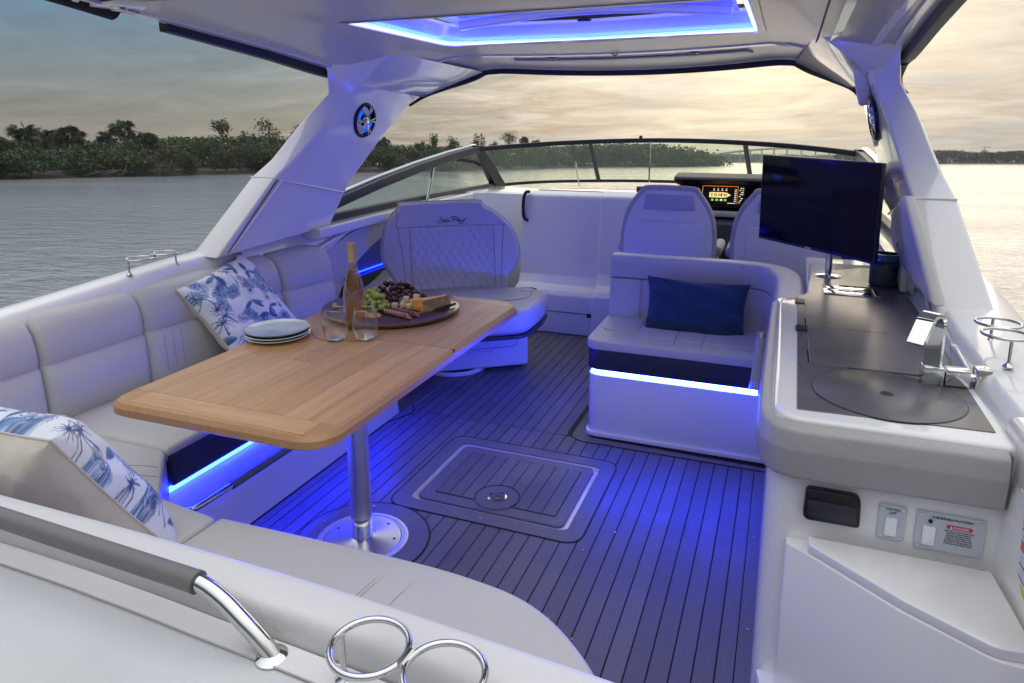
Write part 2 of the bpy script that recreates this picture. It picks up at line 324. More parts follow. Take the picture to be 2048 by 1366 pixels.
# ------------------------------------------------------------------ mesh helpers
WORLD_OBJS = set()          # top-level objects already given in the level world
def wm(o):
    m = o.matrix_basis.copy()
    while o.parent: o = o.parent; m = o.matrix_basis @ m
    return m
def tag(o, label=None, cat=None, group=None, kind=None):
    if label: o['label'] = label
    if cat: o['category'] = cat
    if group: o['group'] = group
    if kind: o['kind'] = kind
    return o
def thing(name, label, cat, loc=(0, 0, 0), rz=0, group=None):
    o = bpy.data.objects.new(name, None); COL.objects.link(o); o.empty_display_size = .1
    o.location = loc; o.rotation_euler = (0, 0, rz)
    return tag(o, label, cat, group)
def rpoly(pts, r, n=4):
    """round the corners of a 2-D polygon; r may be a list"""
    out = []; m = len(pts)
    for i, p in enumerate(pts):
        rr = r[i] if isinstance(r, (list, tuple)) else r
        p = Vector(p[:2]); a = Vector(pts[i - 1][:2]); c = Vector(pts[(i + 1) % m][:2])
        if rr <= 0: out.append((p.x, p.y)); continue
        d1 = (a - p); d2 = (c - p); l1 = d1.length; l2 = d2.length; d1.normalize(); d2.normalize()
        ang = d1.angle(d2, math.pi)
        if ang > math.pi - .02: out.append((p.x, p.y)); continue
        t = min(rr / math.tan(ang / 2), l1 * .49, l2 * .49)
        s, e = p + d1 * t, p + d2 * t
        for k in range(n + 1):
            q = k / n
            b = s * (1 - q) ** 2 + p * 2 * q * (1 - q) + e * q * q
            out.append((b.x, b.y))
    return out
def rrect(x0, x1, y0, y1, r, n=4): return rpoly([(x0, y0), (x1, y0), (x1, y1), (x0, y1)], r, n)
def circ(cx, cy, r, n=32, a0=0): return [(cx + r * math.cos(a0 + 2 * math.pi * i / n), cy + r * math.sin(a0 + 2 * math.pi * i / n)) for i in range(n)]
def bez(p0, p1, p2, n=8):
    p0, p1, p2 = map(Vector, (p0, p1, p2)); return [p0 * (1 - t) ** 2 + p1 * 2 * t * (1 - t) + p2 * t * t for t in [i / n for i in range(n + 1)]]
def smooth_path(pts, n=6):
    P = [Vector(p) for p in pts]; out = []
    for i in range(len(P) - 1):
        a, b, c, d = P[max(i - 1, 0)], P[i], P[i + 1], P[min(i + 2, len(P) - 1)]
        for k in range(n):
            t = k / n
            out.append(.5 * ((2 * b) + (c - a) * t + (2 * a - 5 * b + 4 * c - d) * t * t + (3 * b - a - 3 * c + d) * t ** 3))
    out.append(P[-1]); return out
class B:
    """collects shapes and links them as one mesh object"""
    def __init__(s): s.bm = bmesh.new()
    def verts(s, vs): return [s.bm.verts.new(v) for v in vs]
    def face(s, vs):
        try: return s.bm.faces.new(vs)
        except ValueError: return None
    def poly(s, pts): s.face(s.verts(pts)); return s
    def prism(s, poly, z0, z1, axis='z', bevel=0, seg=2, m=None, scale_top=None):
        """poly in the plane normal to axis, extruded from z0 to z1"""
        def P(p, z):
            if axis == 'z': v = Vector((p[0], p[1], z))
            elif axis == 'y': v = Vector((p[0], z, p[1]))
            else: v = Vector((z, p[0], p[1]))
            return m @ v if m else v
        t = B() if bevel else s
        cx = sum(p[0] for p in poly) / len(poly); cy = sum(p[1] for p in poly) / len(poly); k = scale_top or 1
        top = [(cx + (p[0] - cx) * k, cy + (p[1] - cy) * k) for p in poly]
        a = t.verts([P(p, z0) for p in poly]); b = t.verts([P(p, z1) for p in top]); n = len(poly)
        t.face(a[::-1]); t.face(b)
        for i in range(n): t.face([a[i], a[(i + 1) % n], b[(i + 1) % n], b[i]])
        if bevel: t.bevel(bevel, seg); s.merge(t)
        return s
    def box(s, x0, x1, y0, y1, z0, z1, bevel=0, seg=2, m=None):
        return s.prism([(x0, y0), (x1, y0), (x1, y1), (x0, y1)], z0, z1, 'z', bevel, seg, m)
    def bevel(s, r, seg=2, ang=25):
        s.bm.normal_update(); bmesh.ops.recalc_face_normals(s.bm, faces=s.bm.faces[:])
        es = [e for e in s.bm.edges if len(e.link_faces) == 2 and e.calc_face_angle(0) > R(ang)]
        if es: bmesh.ops.bevel(s.bm, geom=es, offset=r, segments=seg, profile=.5, affect='EDGES', clamp_overlap=True)
        return s
    def merge(s, t):
        t.bm.verts.index_update(); mp = [s.bm.verts.new(v.co) for v in t.bm.verts]
        for f in t.bm.faces: s.face([mp[v.index] for v in f.verts])
        t.bm.free(); return s
    def loft(s, rings, closed=True, cap=True, loop=False):
        R_ = [s.verts(r) for r in rings]; n = len(R_[0]); k = len(R_)
        for i in range(k if loop else k - 1):
            a, b = R_[i], R_[(i + 1) % k]
            for j in range(n if closed else n - 1): s.face([a[j], a[(j + 1) % n], b[(j + 1) % n], b[j]])
        if cap and closed and not loop: s.face(R_[0][::-1]); s.face(R_[-1])
        return s
    def tube(s, path, r, n=10, closed=False, cap=True):
        P = [Vector(p) for p in path]; m = len(P); rings = []; up = None
        for i, p in enumerate(P):
            t = (P[(i + 1) % m] - P[i - 1]) if closed else (P[min(i + 1, m - 1)] - P[max(i - 1, 0)])
            t.normalize()
            if up is None:
                up = Vector((0, 0, 1)) if abs(t.z) < .9 else Vector((1, 0, 0))
            a = t.cross(up)
            if a.length < 1e-6: a = t.orthogonal()
            a.normalize(); b = a.cross(t); up = b
            rr = r[i] if isinstance(r, (list, tuple)) else r
            rings.append([p + (a * math.cos(2 * math.pi * k / n) + b * math.sin(2 * math.pi * k / n)) * rr for k in range(n)])
        return s.loft(rings, loop=closed, cap=cap)
    def lathe(s, prof, c=(0, 0, 0), n=32, m=None, close=False):
        """prof: (radius, z) from bottom to top; radius 0 ends in a point"""
        c = Vector(c); rings = []
        for r_, z in prof: rings.append([r_, z])
        V = []
        for r_, z in rings:
            if r_ < 1e-6: V.append([s.bm.verts.new((m @ Vector((0, 0, z)) if m else Vector((0, 0, z))) + c)])
            else:
                vs = []
                for i in range(n):
                    v = Vector((r_ * math.cos(2 * math.pi * i / n), r_ * math.sin(2 * math.pi * i / n), z)); vs.append(s.bm.verts.new((m @ v if m else v) + c))
                V.append(vs)
        for a, b in zip(V[:-1], V[1:]):
            for i in range(n):
                j = (i + 1) % n
                if len(a) == 1 and len(b) == 1: continue
                if len(a) == 1: s.face([a[0], b[j], b[i]])
                elif len(b) == 1: s.face([a[i], a[j], b[0]])
                else: s.face([a[i], a[j], b[j], b[i]])
        return s
    def sweep(s, path, prof, closed=True, cap=True, loop=False, up=None):
        """prof: (lateral, vertical) ring swept along a mostly horizontal path; lateral points to the path's right"""
        P = [Vector(p) for p in path]; m = len(P); rings = []
        for i, p in enumerate(P):
            t = (P[(i + 1) % m] - P[i - 1]) if loop else (P[min(i + 1, m - 1)] - P[max(i - 1, 0)])
            u = Vector(up) if up else Vector((0, 0, 1))
            lat = t.cross(u); lat.normalize(); v = lat.cross(t); v.normalize()
            if not up: v = Vector((0, 0, 1))
            rings.append([p + lat * a + v * b for a, b in prof])
        return s.loft(rings, closed=closed, cap=cap, loop=loop)
    def rbox(s, lx, ly, lz, r, crown=(0, 0, 0), n=(10, 10, 5), fn=None):
        """upholstered block centred on the origin: rounded edges and crowned faces, bent by fn"""
        t = B(); seen = {}
        def add(p):
            k = (round(p[0], 5), round(p[1], 5), round(p[2], 5))
            if k not in seen: seen[k] = t.bm.verts.new(p)
            return seen[k]
        h = (lx / 2, ly / 2, lz / 2); r = min(r, min(h) * .98)
        def line(hh, k):          # samples -hh..hh, denser at the rounding
            inner = hh - r; e = [math.sin(i / 3 * math.pi / 2) for i in range(4)]
            a = [-hh + r * (1 - math.cos(i / 3 * math.pi / 2)) for i in range(4)]
            mid = [-inner + 2 * inner * i / k for i in range(1, k)]
            return a + mid + [-v for v in a[::-1]]
        L_ = [line(h[i], n[i]) for i in range(3)]
        def shape(p):
            q = [max(-(h[i] - r), min(h[i] - r, p[i])) for i in range(3)]
            d = Vector([p[i] - q[i] for i in range(3)])
            o = Vector(q) + (d.normalized() * r if d.length > 1e-9 else Vector())
            w = [1 - (p[i] / h[i]) ** 2 for i in range(3)]
            for i in range(3):
                if crown[i] and abs(p[i]) > h[i] - 1e-6:
                    j, k = (i + 1) % 3, (i + 2) % 3
                    o[i] += math.copysign(crown[i], p[i]) * max(w[j], 0) ** .6 * max(w[k], 0) ** .6
            return fn(o) if fn else o
        for ax in range(3):
            j, k = (ax + 1) % 3, (ax + 2) % 3
            for sg in (-1, 1):
                g = []
                for a in L_[j]:
                    row = []
                    for b in L_[k]:
                        p = [0, 0, 0]; p[ax] = sg * h[ax]; p[j] = a; p[k] = b; row.append(tuple(p))
                    g.append(row)
                for ii in range(len(g) - 1):
                    for jj in range(len(g[0]) - 1):
                        q = [g[ii][jj], g[ii + 1][jj], g[ii + 1][jj + 1], g[ii][jj + 1]]
                        if sg < 0: q = q[::-1]
                        vs = [add(v) for v in q]
                        if len(set(vs)) >= 3: t.face(vs)
        for v in t.bm.verts: v.co = shape(v.co)
        return s.merge(t)
    def build(s, name, material, parent=None, local=False, smooth=True, ang=35, kind=None, nrm=True, weld=False):
        bm = s.bm
        if weld: bmesh.ops.remove_doubles(bm, verts=bm.verts, dist=1e-5)
        if nrm: bmesh.ops.recalc_face_normals(bm, faces=bm.faces[:])
        me = bpy.data.meshes.new(name); bm.to_mesh(me); bm.free()
        me.materials.append(MAT[material] if isinstance(material, str) else material)
        if smooth:
            me.polygons.foreach_set('use_smooth', [True] * len(me.polygons)); me.set_sharp_from_angle(angle=R(ang))
        o = bpy.data.objects.new(name, me); COL.objects.link(o)
        if parent:
            o.parent = parent
            if not local: me.transform(wm(parent).inverted())
        if kind: o['kind'] = kind
        return o
def solo(o, label, cat, group=None, loc=None):
    """a thing that is one mesh: origin moved to loc"""
    if loc: o.data.transform(Matrix.Translation(-Vector(loc))); o.location = loc
    return tag(o, label, cat, group)
def copy_tree(o, parent=None):
    c = o.copy(); COL.objects.link(c); c.parent = parent
    for ch in [x for x in bpy.data.objects if x.parent == o]: copy_tree(ch, c)
    return c
def text(s, size, m, name, material, parent, align='CENTER', thick=.0004):
    cu = bpy.data.curves.new('t', 'FONT'); cu.body = s; cu.size = size; cu.align_x = align; cu.align_y = 'CENTER'; cu.extrude = thick; cu.resolution_u = 3
    t = bpy.data.objects.new('t', cu); COL.objects.link(t)
    bpy.context.view_layer.update()
    me = bpy.data.meshes.new_from_object(t.evaluated_get(bpy.context.evaluated_depsgraph_get()))
    bpy.data.objects.remove(t, do_unlink=True)
    me.materials.clear(); me.materials.append(MAT[material]); me.transform(m)
    o = bpy.data.objects.new(name, me); COL.objects.link(o); o.parent = parent
    me.transform(wm(parent).inverted()); return o
def frame(o, ex, ey):
    ex = Vector(ex).normalized(); ey = Vector(ey); ey = (ey - ex * ey.dot(ex)).normalized(); ez = ex.cross(ey)
    return Matrix(((ex.x, ey.x, ez.x, o[0]), (ex.y, ey.y, ez.y, o[1]), (ex.z, ey.z, ez.z, o[2]), (0, 0, 0, 1)))
def lerp(a, b, t): return a + (b - a) * t
def interp(x, tab):
    for (x0, y0), (x1, y1) in zip(tab[:-1], tab[1:]):
        if x <= x1: return lerp(y0, y1, max(0, (x - x0) / (x1 - x0)))
    return tab[-1][1]
XC = -0.95                 # the boat's centreline

# ------------------------------------------------------------------ cockpit floor
def floor():
    f = B().box(-2.5, -1.345, .30, 4.75, -.06, -.0035).box(-.655, .60, .30, 4.75, -.06, -.0035).box(-1.345, -.655, .30, 2.235, -.06, -.0035).box(-1.345, -.655, 2.775, 4.75, -.06, -.0035).build('cockpit_floor', 'caulk'); f['kind'] = 'structure'
    f['label'] = 'dark synthetic teak planked cockpit floor with black caulking'
    pitch, gap = .0586, .0042
    HX0, HX1, HY0, HY1 = -1.345, -.655, 2.235, 2.775           # hole of the hatch well
    cache = {}
    def plank(x0, x1, y0, y1):
        key = (round(x1 - x0, 4), round(y1 - y0, 4))
        if key not in cache:
            o = B().box(0, x1 - x0, 0, y1 - y0, -.0035, 0, bevel=.0008, seg=1).build('plank', 'deck_plank', f, local=True, smooth=False); cache[key] = o.data
        else:
            o = bpy.data.objects.new('plank', cache[key]); COL.objects.link(o); o.parent = f
        o.location = (x0, y0, 0)
    # margin boards and strips; joint across the floor at y = 3.02
    xs = [-.084 - pitch * k for k in range(0, 29)]
    for k in range(len(xs) - 1):
        x1, x0 = xs[k] - gap / 2, xs[k + 1] + gap / 2
        if x0 < -1.745: break
        segs = [(.85, 3.018), (3.021, 4.62)]
        if x1 < -.62 and x0 > -1.38: segs = [(.85, HY0), (HY1, 3.018), (3.021, 4.62)]
        for a, b in segs:
            if b > 3.03 and x1 > -.86: continue
            plank(x0, x1, a, b)
    plank(-.082, -.036, .85, 2.985)
    plank(-.033, .03, .85, 2.985)
    plank(-1.80, -1.765, .85, 3.018); plank(-1.80, -1.765, 3.021, 4.62)
    plank(-1.7615, -1.7275, .85, 3.018); plank(-1.7615, -1.7275, 3.021, 4.62)
    for x in (-1.865, -1.93, -1.995, -2.06, -2.125, -2.19, -2.255): plank(x, x + .061, 3.021, 4.62)
    # border boards
    def overlay(name, outer, inner, z=.0022, mt='deck_plank'):
        b = B(); n = len(outer)
        o1 = b.verts([(p[0], p[1], z) for p in outer]); o0 = b.verts([(p[0], p[1], -.004) for p in outer])
        for i in range(n): b.face([o0[i], o0[(i + 1) % n], o1[(i + 1) % n], o1[i]])
        if inner:
            i1 = b.verts([(p[0], p[1], z) for p in inner]); i0 = b.verts([(p[0], p[1], -.03) for p in inner])
            for i in range(n):
                j = (i + 1) % n; b.face([o1[i], o1[j], i1[j], i1[i]]); b.face([i1[i], i1[j], i0[j], i0[i]])
        else: b.face(o1)
        return b.build(name, mt, f, smooth=False)
    def ring_line(outer, w, z=.0026):
        cx = sum(p[0] for p in outer) / len(outer); cy_ = sum(p[1] for p in outer) / len(outer)
        P = [Vector((p[0], p[1], z)) for p in outer]; B_ = B().sweep(P, [(-w / 2, 0), (w / 2, 0), (w / 2, -.004), (-w / 2, -.004)], loop=True)
        return B_.build('caulk_line', 'caulk', f, smooth=False)
    ho = rrect(-1.405, -.600, 2.175, 2.835, .075, 8); hi = rrect(-1.338, -.662, 2.243, 2.768, .045, 8)
    overlay('hatch_border', ho, hi); ring_line(ho, .006)
    # table socket border
    c = (-1.352, 1.930)
    so = circ(*c, .245, 48); si = circ(*c, .166, 48)
    overlay('socket_border', so, si, .0026); ring_line(so, .006, .003)
    # margin around the starboard seat base
    mo = rpoly([(-.885, 4.6), (-.885, 2.985), (.03, 2.985), (.03, 3.02), (-.8, 3.04), (-.8, 4.6)], [0, .09, 0, 0, .03, 0], 6)
    B().prism(mo, -.0035, .0016).build('margin_board', 'deck_plank', f, smooth=False)
    B().tube([Vector((p[0], p[1], .0012)) for p in mo[:9]], .0026, 6).build('caulk_line', 'caulk', f)
    # margin at the forward corner of the port settee
    m2 = rpoly([(-1.80, 2.85), (-1.735, 2.99), (-1.80, 3.10), (-2.1, 3.35), (-2.2, 3.3), (-1.85, 3.0)], [0, .04, .05, 0, 0, 0], 5)
    B().prism(m2, -.0035, .0018).build('margin_board', 'deck_plank', f, smooth=False)
    B().tube([Vector((p[0], p[1], .0016)) for p in m2[:13]], .0026, 6).build('caulk_line', 'caulk', f)
    # screws
    def screw(x, y, z=.003):
        o = bpy.data.objects.new('screw', scr.data); COL.objects.link(o); o.parent = f; o.location = (x, y, z)
    scr = B().lathe([(0, .0), (.0045, .0), (.004, .0018), (0, .0024)], n=10).build('screw', 'steel', f, local=True); scr.location = (-.905, 3.035, .003)
    for p in ((-1.38, 2.42), (-1.0, 2.81), (-1.0, 2.205), (-.63, 2.35), (-.575, 2.15), (-.495, 2.30), (-.58, 1.78), (-.49, 1.72), (-.012, 2.45), (-.008, 1.95), (-1.06, 3.10), (-1.07, 3.14), (-1.30, 3.05), (-1.53, 1.86), (-1.55, 1.97), (-1.43, 2.13), (-1.27, 4.22), (-1.3, 4.18), (-1.77, 3.03)): screw(*p)
    return f
FLOOR = floor()

def hatch():
    t = thing('floor_hatch', 'rectangular planked floor hatch with round flush latch', 'hatch', (-1.0, 2.505, 0))
    # pale gutter well under the lid
    b = B(); o = rrect(-1.338, -.662, 2.243, 2.768, .045, 8); i = rrect(-1.305, -.695, 2.276, 2.735, .03, 8)
    b.prism(o, -.045, -.012).build('gutter', 'gelcoat', t)
    rim = B().sweep([Vector((p[0], p[1], -.014)) for p in o], [(-.006, .012), (.0, .012), (.0, -.015), (-.006, -.015)], loop=True)
    rim.build('gutter_wall', 'gelcoat', t)
    lid = B().prism(rrect(-1.316, -.690, 2.266, 2.750, .034, 8), -.0115, .0, bevel=.002).build('lid', 'deck_plank', t, smooth=False)
    B().prism(rrect(-1.258, -.735, 2.322, 2.702, .004, 2), -.001, .0008).build('caulk_bed', 'caulk', t, smooth=False)
    n = 9; w = (.523 - .0042) / n
    for k in range(n):
        x0 = -1.258 + .0042 + k * w
        B().box(x0, x0 + w - .0042, 2.326, 2.698, .0005, .0024).build('plank', 'deck_plank', t, smooth=False)
    lc = (-1.0, 2.372)
    d = circ(*lc, .092, 40)
    B().prism(d, .0, .0032).build('latch_border', 'deck_plank', t, smooth=False)
    B().prism([(-1.09, 2.322), (-.91, 2.322), (-.955, 2.37), (-1.045, 2.37)], .0, .0029).build('latch_border', 'deck_plank', t, smooth=False)
    arc = [Vector((lc[0] + .092 * math.cos(a), lc[1] + .092 * math.sin(a), .0028)) for a in [R(-32 + 244 * i / 36) for i in range(37)]]
    B().tube(arc, .0024, 6).build('caulk_line', 'caulk', t)
    l = B().lathe([(.040, .0), (.040, .0016), (.033, .003), (.031, -.004), (0, -.004)], (lc[0], lc[1], .003), 28).build('latch', 'steel', t)
    B().lathe([(.022, 0), (.020, .004), (0, .004)], (lc[0] + .004, lc[1] - .004, .001), 20).build('pull_ring', 'black_plastic', l)
    B().tube([(lc[0] - .024, lc[1] + .01, .003), (lc[0], lc[1] - .02, .005), (lc[0] + .02, lc[1] - .004, .004)], .004, 8).build('pull', 'steel', l)
    for x in (-1.28, -.712):
        for y in (2.302, 2.722): B().lathe([(.0045, 0), (.004, .0018), (0, .0024)], (x, y, -.002), 10).build('screw', 'steel', t)
hatch()

# ------------------------------------------------------------------ hull sides and decks
def sheer(y): return interp(y, [(-.6, .78), (1.45, .862), (2.4, .918), (3.2, .925), (5.8, .915)])
def side_deck(side):
    """side = -1 port, +1 starboard: coaming, gunwale top and topside lofted along the boat"""
    name = 'port_side_deck' if side < 0 else 'starboard_side_deck'
    rings = []
    tab_in = [(.0, 1.47), (1.5, 1.49), (2.3, 1.50), (3.2, 1.50), (4.2, 1.50), (5.2, 1.47), (5.8, 1.40)] if side < 0 else [(.0, 1.475), (1.5, 1.465), (1.75, 1.44), (2.3, 1.43), (3.2, 1.47), (4.2, 1.50), (5.2, 1.47), (5.8, 1.40)]
    for y in [-.6, 0, .5, 1.0, 1.45, 1.8, 2.2, 2.6, 3.0, 3.4, 3.8, 4.2, 4.6, 5.0, 5.4, 5.8]:
        i = interp(y, tab_in); z = sheer(min(y, 5.0)) + (.02 if side > 0 else 0); o = interp(y, [(0, 1.58), (1.5, 1.605), (2.3, 1.635), (3, 1.67), (4.5, 1.70), (6, 1.58)])
        pr = [(i - .05, .30), (i - .045, z - .12), (i - .02, z - .03), (i, z - .006), (i + .012, z), ((i + o) / 2, z + .006), (o - .015, z), (o, z - .012), (o + .02, z - .10), (o - .05, -.2), (o - .35, -.7)]
        rings.append([Vector((XC + side * a, y, b)) for a, b in pr])
    b = B(); b.loft(rings, closed=False, cap=False)
    o = b.build(name, 'gelcoat'); tag(o, kind='structure'); o['label'] = ('white port side deck and coaming beside the long settee' if side < 0 else 'white starboard side deck and coaming outboard of the galley')
    return o
side_deck(-1); side_deck(1)
def fore():
    # foredeck and dash coaming beyond the cockpit
    b = B(); rings = []
    FD = ((5.45, 1.46, .93), (5.9, 1.36, .91), (6.6, 1.15, .86), (7.4, .85, .79), (8.2, .45, .72), (8.8, .05, .66))
    for y, w, z in FD:
        rings.append([Vector((XC + w * s, y, z + .015 * (1 - s * s))) for s in [i / 6 - 1 for i in range(13)]])
    b.loft(rings, closed=False, cap=False)
    hull = [[Vector((XC + w, y, z)), Vector((XC + w + .14, y, z - .05)), Vector((XC + w + .02, y, z - .8)), Vector((XC + w * .7, y, -.9))] for y, w, z in FD]
    for s in (1, -1):
        b.loft([[Vector((XC + s * (p.x - XC), p.y, p.z)) for p in h] for h in hull], closed=False, cap=False)
    o = b.build('foredeck', 'gelcoat'); tag(o, kind='structure'); o['label'] = 'white foredeck beyond the windshield'
fore()
# inner liner walls of the cockpit (below the coamings) and the transom side
def liner():
    b = B()
    b.box(-2.52, -2.46, -.3, 5.6, -.05, .80); b.box(.56, .62, -.3, 5.6, -.05, .80)
    b.box(-2.5, .6, -.6, -.5, -.3, .7)
    o = b.build('cockpit_liner', 'gelcoat'); tag(o, kind='structure'); o['label'] = 'white inner liner of the cockpit sides'
    # low cabin sole ahead so nothing is open below
    o = B().box(-2.5, .6, 4.55, 6.0, -.06, -.005).build('cabin_floor', 'deck_plank'); tag(o, kind='structure'); o['label'] = 'dark floor at the helm and companionway'
liner()

# ------------------------------------------------------------------ U-shaped seating
def port_settee():
    t = thing('port_settee', 'long grey vinyl settee along the port side with blue lit base', 'settee', (-2.1, 2.2, 0))
    # base, toe a little proud
    prof = [(-2.46, 0), (-1.80, 0), (-1.842, .292), (-2.46, .292)]
    B().prism(prof, .9, 2.965, 'y', bevel=.012).build('base', 'gelcoat', t)
    B().box(-1.842, -1.828, 1.44, 2.93, .298, .311).build('light_strip', 'led', t)
    B().box(-2.4, -1.850, 1.40, 2.955, .293, .335).build('strip_channel', 'charcoal', t)
    B().box(-1.98, -1.811, 1.54, 2.30, .318, .436, bevel=.012, seg=3).build('fascia', 'charcoal', t)
    B().box(-1.98, -1.811, 2.32, 2.955, .318, .436, bevel=.012, seg=3).build('fascia', 'charcoal', t)
    # seat cushions
    def seat(y0, y1):
        B().rbox(.56, y1 - y0, .058, .022, (0, 0, .008), (8, 14, 3), lambda p: p + Vector((-2.095, (y0 + y1) / 2, .426))).build('seat_cushion', 'vinyl', t)
    seat(1.535, 2.305); seat(2.315, 2.965)
    B().prism(rpoly([(-2.38, 1.0), (-1.37, 1.0), (-1.37, 1.29), (-1.60, 1.315), (-1.825, 1.535), (-2.38, 1.53)], [.02, .02, .02, .09, .05, .02], 6), .30, .455, bevel=.028, seg=4).build('corner_cushion', 'vinyl', t)
    B().prism(rpoly([(-1.60, 1.312), (-1.828, 1.535), (-1.86, 1.52), (-1.62, 1.29)], .01, 3), .0, .41).build('corner_panel', 'gelcoat', t)
    for q in (((-1.745, 1.435), (-1.83, 1.43), (-1.96, 1.36)), ((-1.70, 1.392), (-1.79, 1.375), (-1.91, 1.30))):
        P = bez(*[(a, b, .4550) for a, b in q], 10)
        B().tube(P, .0011, 6).build('stitch', 'seam', t)
    # back cushions: four panels, the forward ones turning inboard
    line = [(-2.375, .95), (-2.375, 1.53), (-2.375, 1.96), (-2.33, 2.55), (-2.255, 3.02)]
    cuts = [.98, 1.53, 1.955, 2.72, 3.04]
    def bx(y): return interp(y, [(.9, -2.375), (1.96, -2.375), (2.72, -2.315), (3.04, -2.245)])
    prof = [(.0, .440), (.028, .452), (.036, .50), (.034, .58), (.028, .655), (.016, .667), (.015, .670), (.024, .683), (.020, .74), (.008, .79), (-.014, .825), (-.050, .848), (-.095, .858), (-.15, .855), (-.16, .80), (-.13, .45)]
    for k, (y0, y1) in enumerate(zip(cuts[:-1], cuts[1:])):
        rings = []
        for q in (0, .012, .035, .08, .2, .35, .5, .65, .8, .92, .965, .988, 1):
            y = lerp(y0 + .0015, y1 - .0015, q); e = min(q, 1 - q); sh = .020 * max(0, 1 - e / .05) ** 2; pf = .006 * math.sin(math.pi * q)
            rings.append([Vector((bx(y) + a - (sh if i < 13 else 0) + (pf if 1 < i < 11 else 0), y, b - (sh * .6 if 8 < i < 14 else 0))) for i, (a, b) in enumerate(prof)])
        B().loft(rings).build('back_cushion', 'vinyl', t, ang=50)
    for y in (2.02, 2.06, 2.10, 2.56, 2.60, 2.64, 2.68):
        P = [Vector((bx(y) + x, y, z)) for x, z in ((.041, .50), (.040, .58), (.034, .65))]
        B().tube(P, .0011, 6).build('stitch', 'thread', t)
    # grab rail along the base
    P = smooth_path([(-1.812, 1.565, .225), (-1.775, 1.575, .228), (-1.757, 1.63, .236), (-1.752, 1.72, .240), (-1.752, 2.2, .240), (-1.752, 2.40, .240), (-1.757, 2.48, .236), (-1.775, 2.53, .228), (-1.812, 2.54, .225)], 6)
    r = B().tube(P, .0115, 12).build('foot_rail', 'steel', t)
    B().tube([(-1.752, 1.73, .240), (-1.752, 2.38, .240)], .0165, 14).build('rail_grip', 'vinyl_dark', r)
    return t
port_settee()

def aft_bench():
    t = thing('aft_bench', 'curved aft bench seat with pale rolled backrest in the foreground', 'bench', (-.8, 1.1, 0))
    front = [(-1.355, 1.292), (-1.04, 1.305), (-.76, 1.312), (-.62, 1.306), (-.50, 1.288), (-.41, 1.25), (-.33, 1.19), (-.262, 1.115), (-.215, 1.02), (-.185, .90), (-.175, .78)]
    pl = [(v.x, v.y) for v in smooth_path([(a, b, 0) for a, b in front], 4)]
    B().prism(pl + [(-1.37, .78)], .30, .462, bevel=.032, seg=4).build('seat_cushion', 'vinyl', t)
    base = [(a + (0 if a < -.6 else -.03), b - .03) for a, b in pl]
    B().prism(base + [(-1.37, .78)], 0, .305).build('base', 'gelcoat', t)
    for x, w in ((-.83, .0014), (-.82, .0014), (-.745, .0014)):
        P = smooth_path([(x - .02, .84, .4630), (x, 1.12, .4638), (x + .012, 1.22, .4625), (x + .02, 1.275, .4585), (x + .024, 1.302, .447)], 5)
        B().tube([p - Vector((0, 0, .0004)) for p in P], .0008, 6).build('stitch', 'thread', t)
    # rolled backrest
    path = [(-2.3, .70, 0), (-1.9, .705, 0), (-1.4, .712, 0), (-1.0, .718, 0), (-.6, .716, 0), (-.35, .705, 0), (-.10, .690, 0), (.02, .682, 0)]
    prof = rpoly([(.062, .46), (.062, .818), (-.032, .824), (-.040, .78), (-.05, .46)], [.01, .055, .034, .01, .01], 7)
    B().sweep(smooth_path(path, 4), [(-a, b) for a, b in prof]).build('backrest', 'vinyl_perf', t)
    return t
aft_bench()

def sunpad():
    t = thing('aft_sunpad', 'pale perforated vinyl sun pad in the near left corner', 'sun pad', (-1.0, .3, 0))
    B().prism(rpoly([(-2.35, -.45), (.05, -.45), (.02, .640), (-.6, .672), (-1.2, .675), (-2.35, .665)], .03, 4), .60, .788, bevel=.03, seg=4).build('pad', 'nonskid', t)
    p2 = smooth_path([(-2.3, .63, .7905), (-1.2, .639, .7905), (-.9, .636, .7905), (-.72, .629, .7905), (-.5, .620, .7905), (-.2, .60, .7905)], 6)
    b = B().sweep(p2, [(-.040, -.006), (-.036, .0030), (.0, .0012), (.0, -.006)])
    b.build('pad_border', 'vinyl_perf', t)
    B().tube([p + Vector((0, -.001, .0005)) for p in p2], .0014, 6).build('stitch', 'thread', t)
    B().box(-2.35, .03, -.45, .66, .1, .61).build('base', 'gelcoat', t)
sunpad()
def aft_rail():
    t = thing('sunpad_grab_rail', 'stainless grab rail with grey leather sleeve on the sun pad', 'grab rail', (-1.2, .66, .79))
    P = smooth_path([(-2.2, .664, .862), (-1.6, .660, .862), (-1.2, .656, .862), (-.80, .650, .862), (-.735, .649, .860), (-.69, .645, .849), (-.648, .640, .828), (-.618, .639, .806), (-.602, .639, .789)], 8)
    B().tube(P, .0122, 18).build('rail', 'steel', t)
    B().tube([(-2.1, .663, .862), (-1.6, .660, .862), (-1.2, .656, .862), (-.738, .649, .8605)], .0162, 20).build('sleeve', 'vinyl_dark', t)
    B().tube([(-.742, .6490, .8606), (-.736, .6489, .8602)], .0166, 20).build('sleeve_end', 'vinyl_dark', t)
    B().lathe([(.0235, 0), (.0235, .0025), (.018, .006), (.0, .010)], (-.602, .639, .7885), 24).build('foot', 'steel', t)
aft_rail()
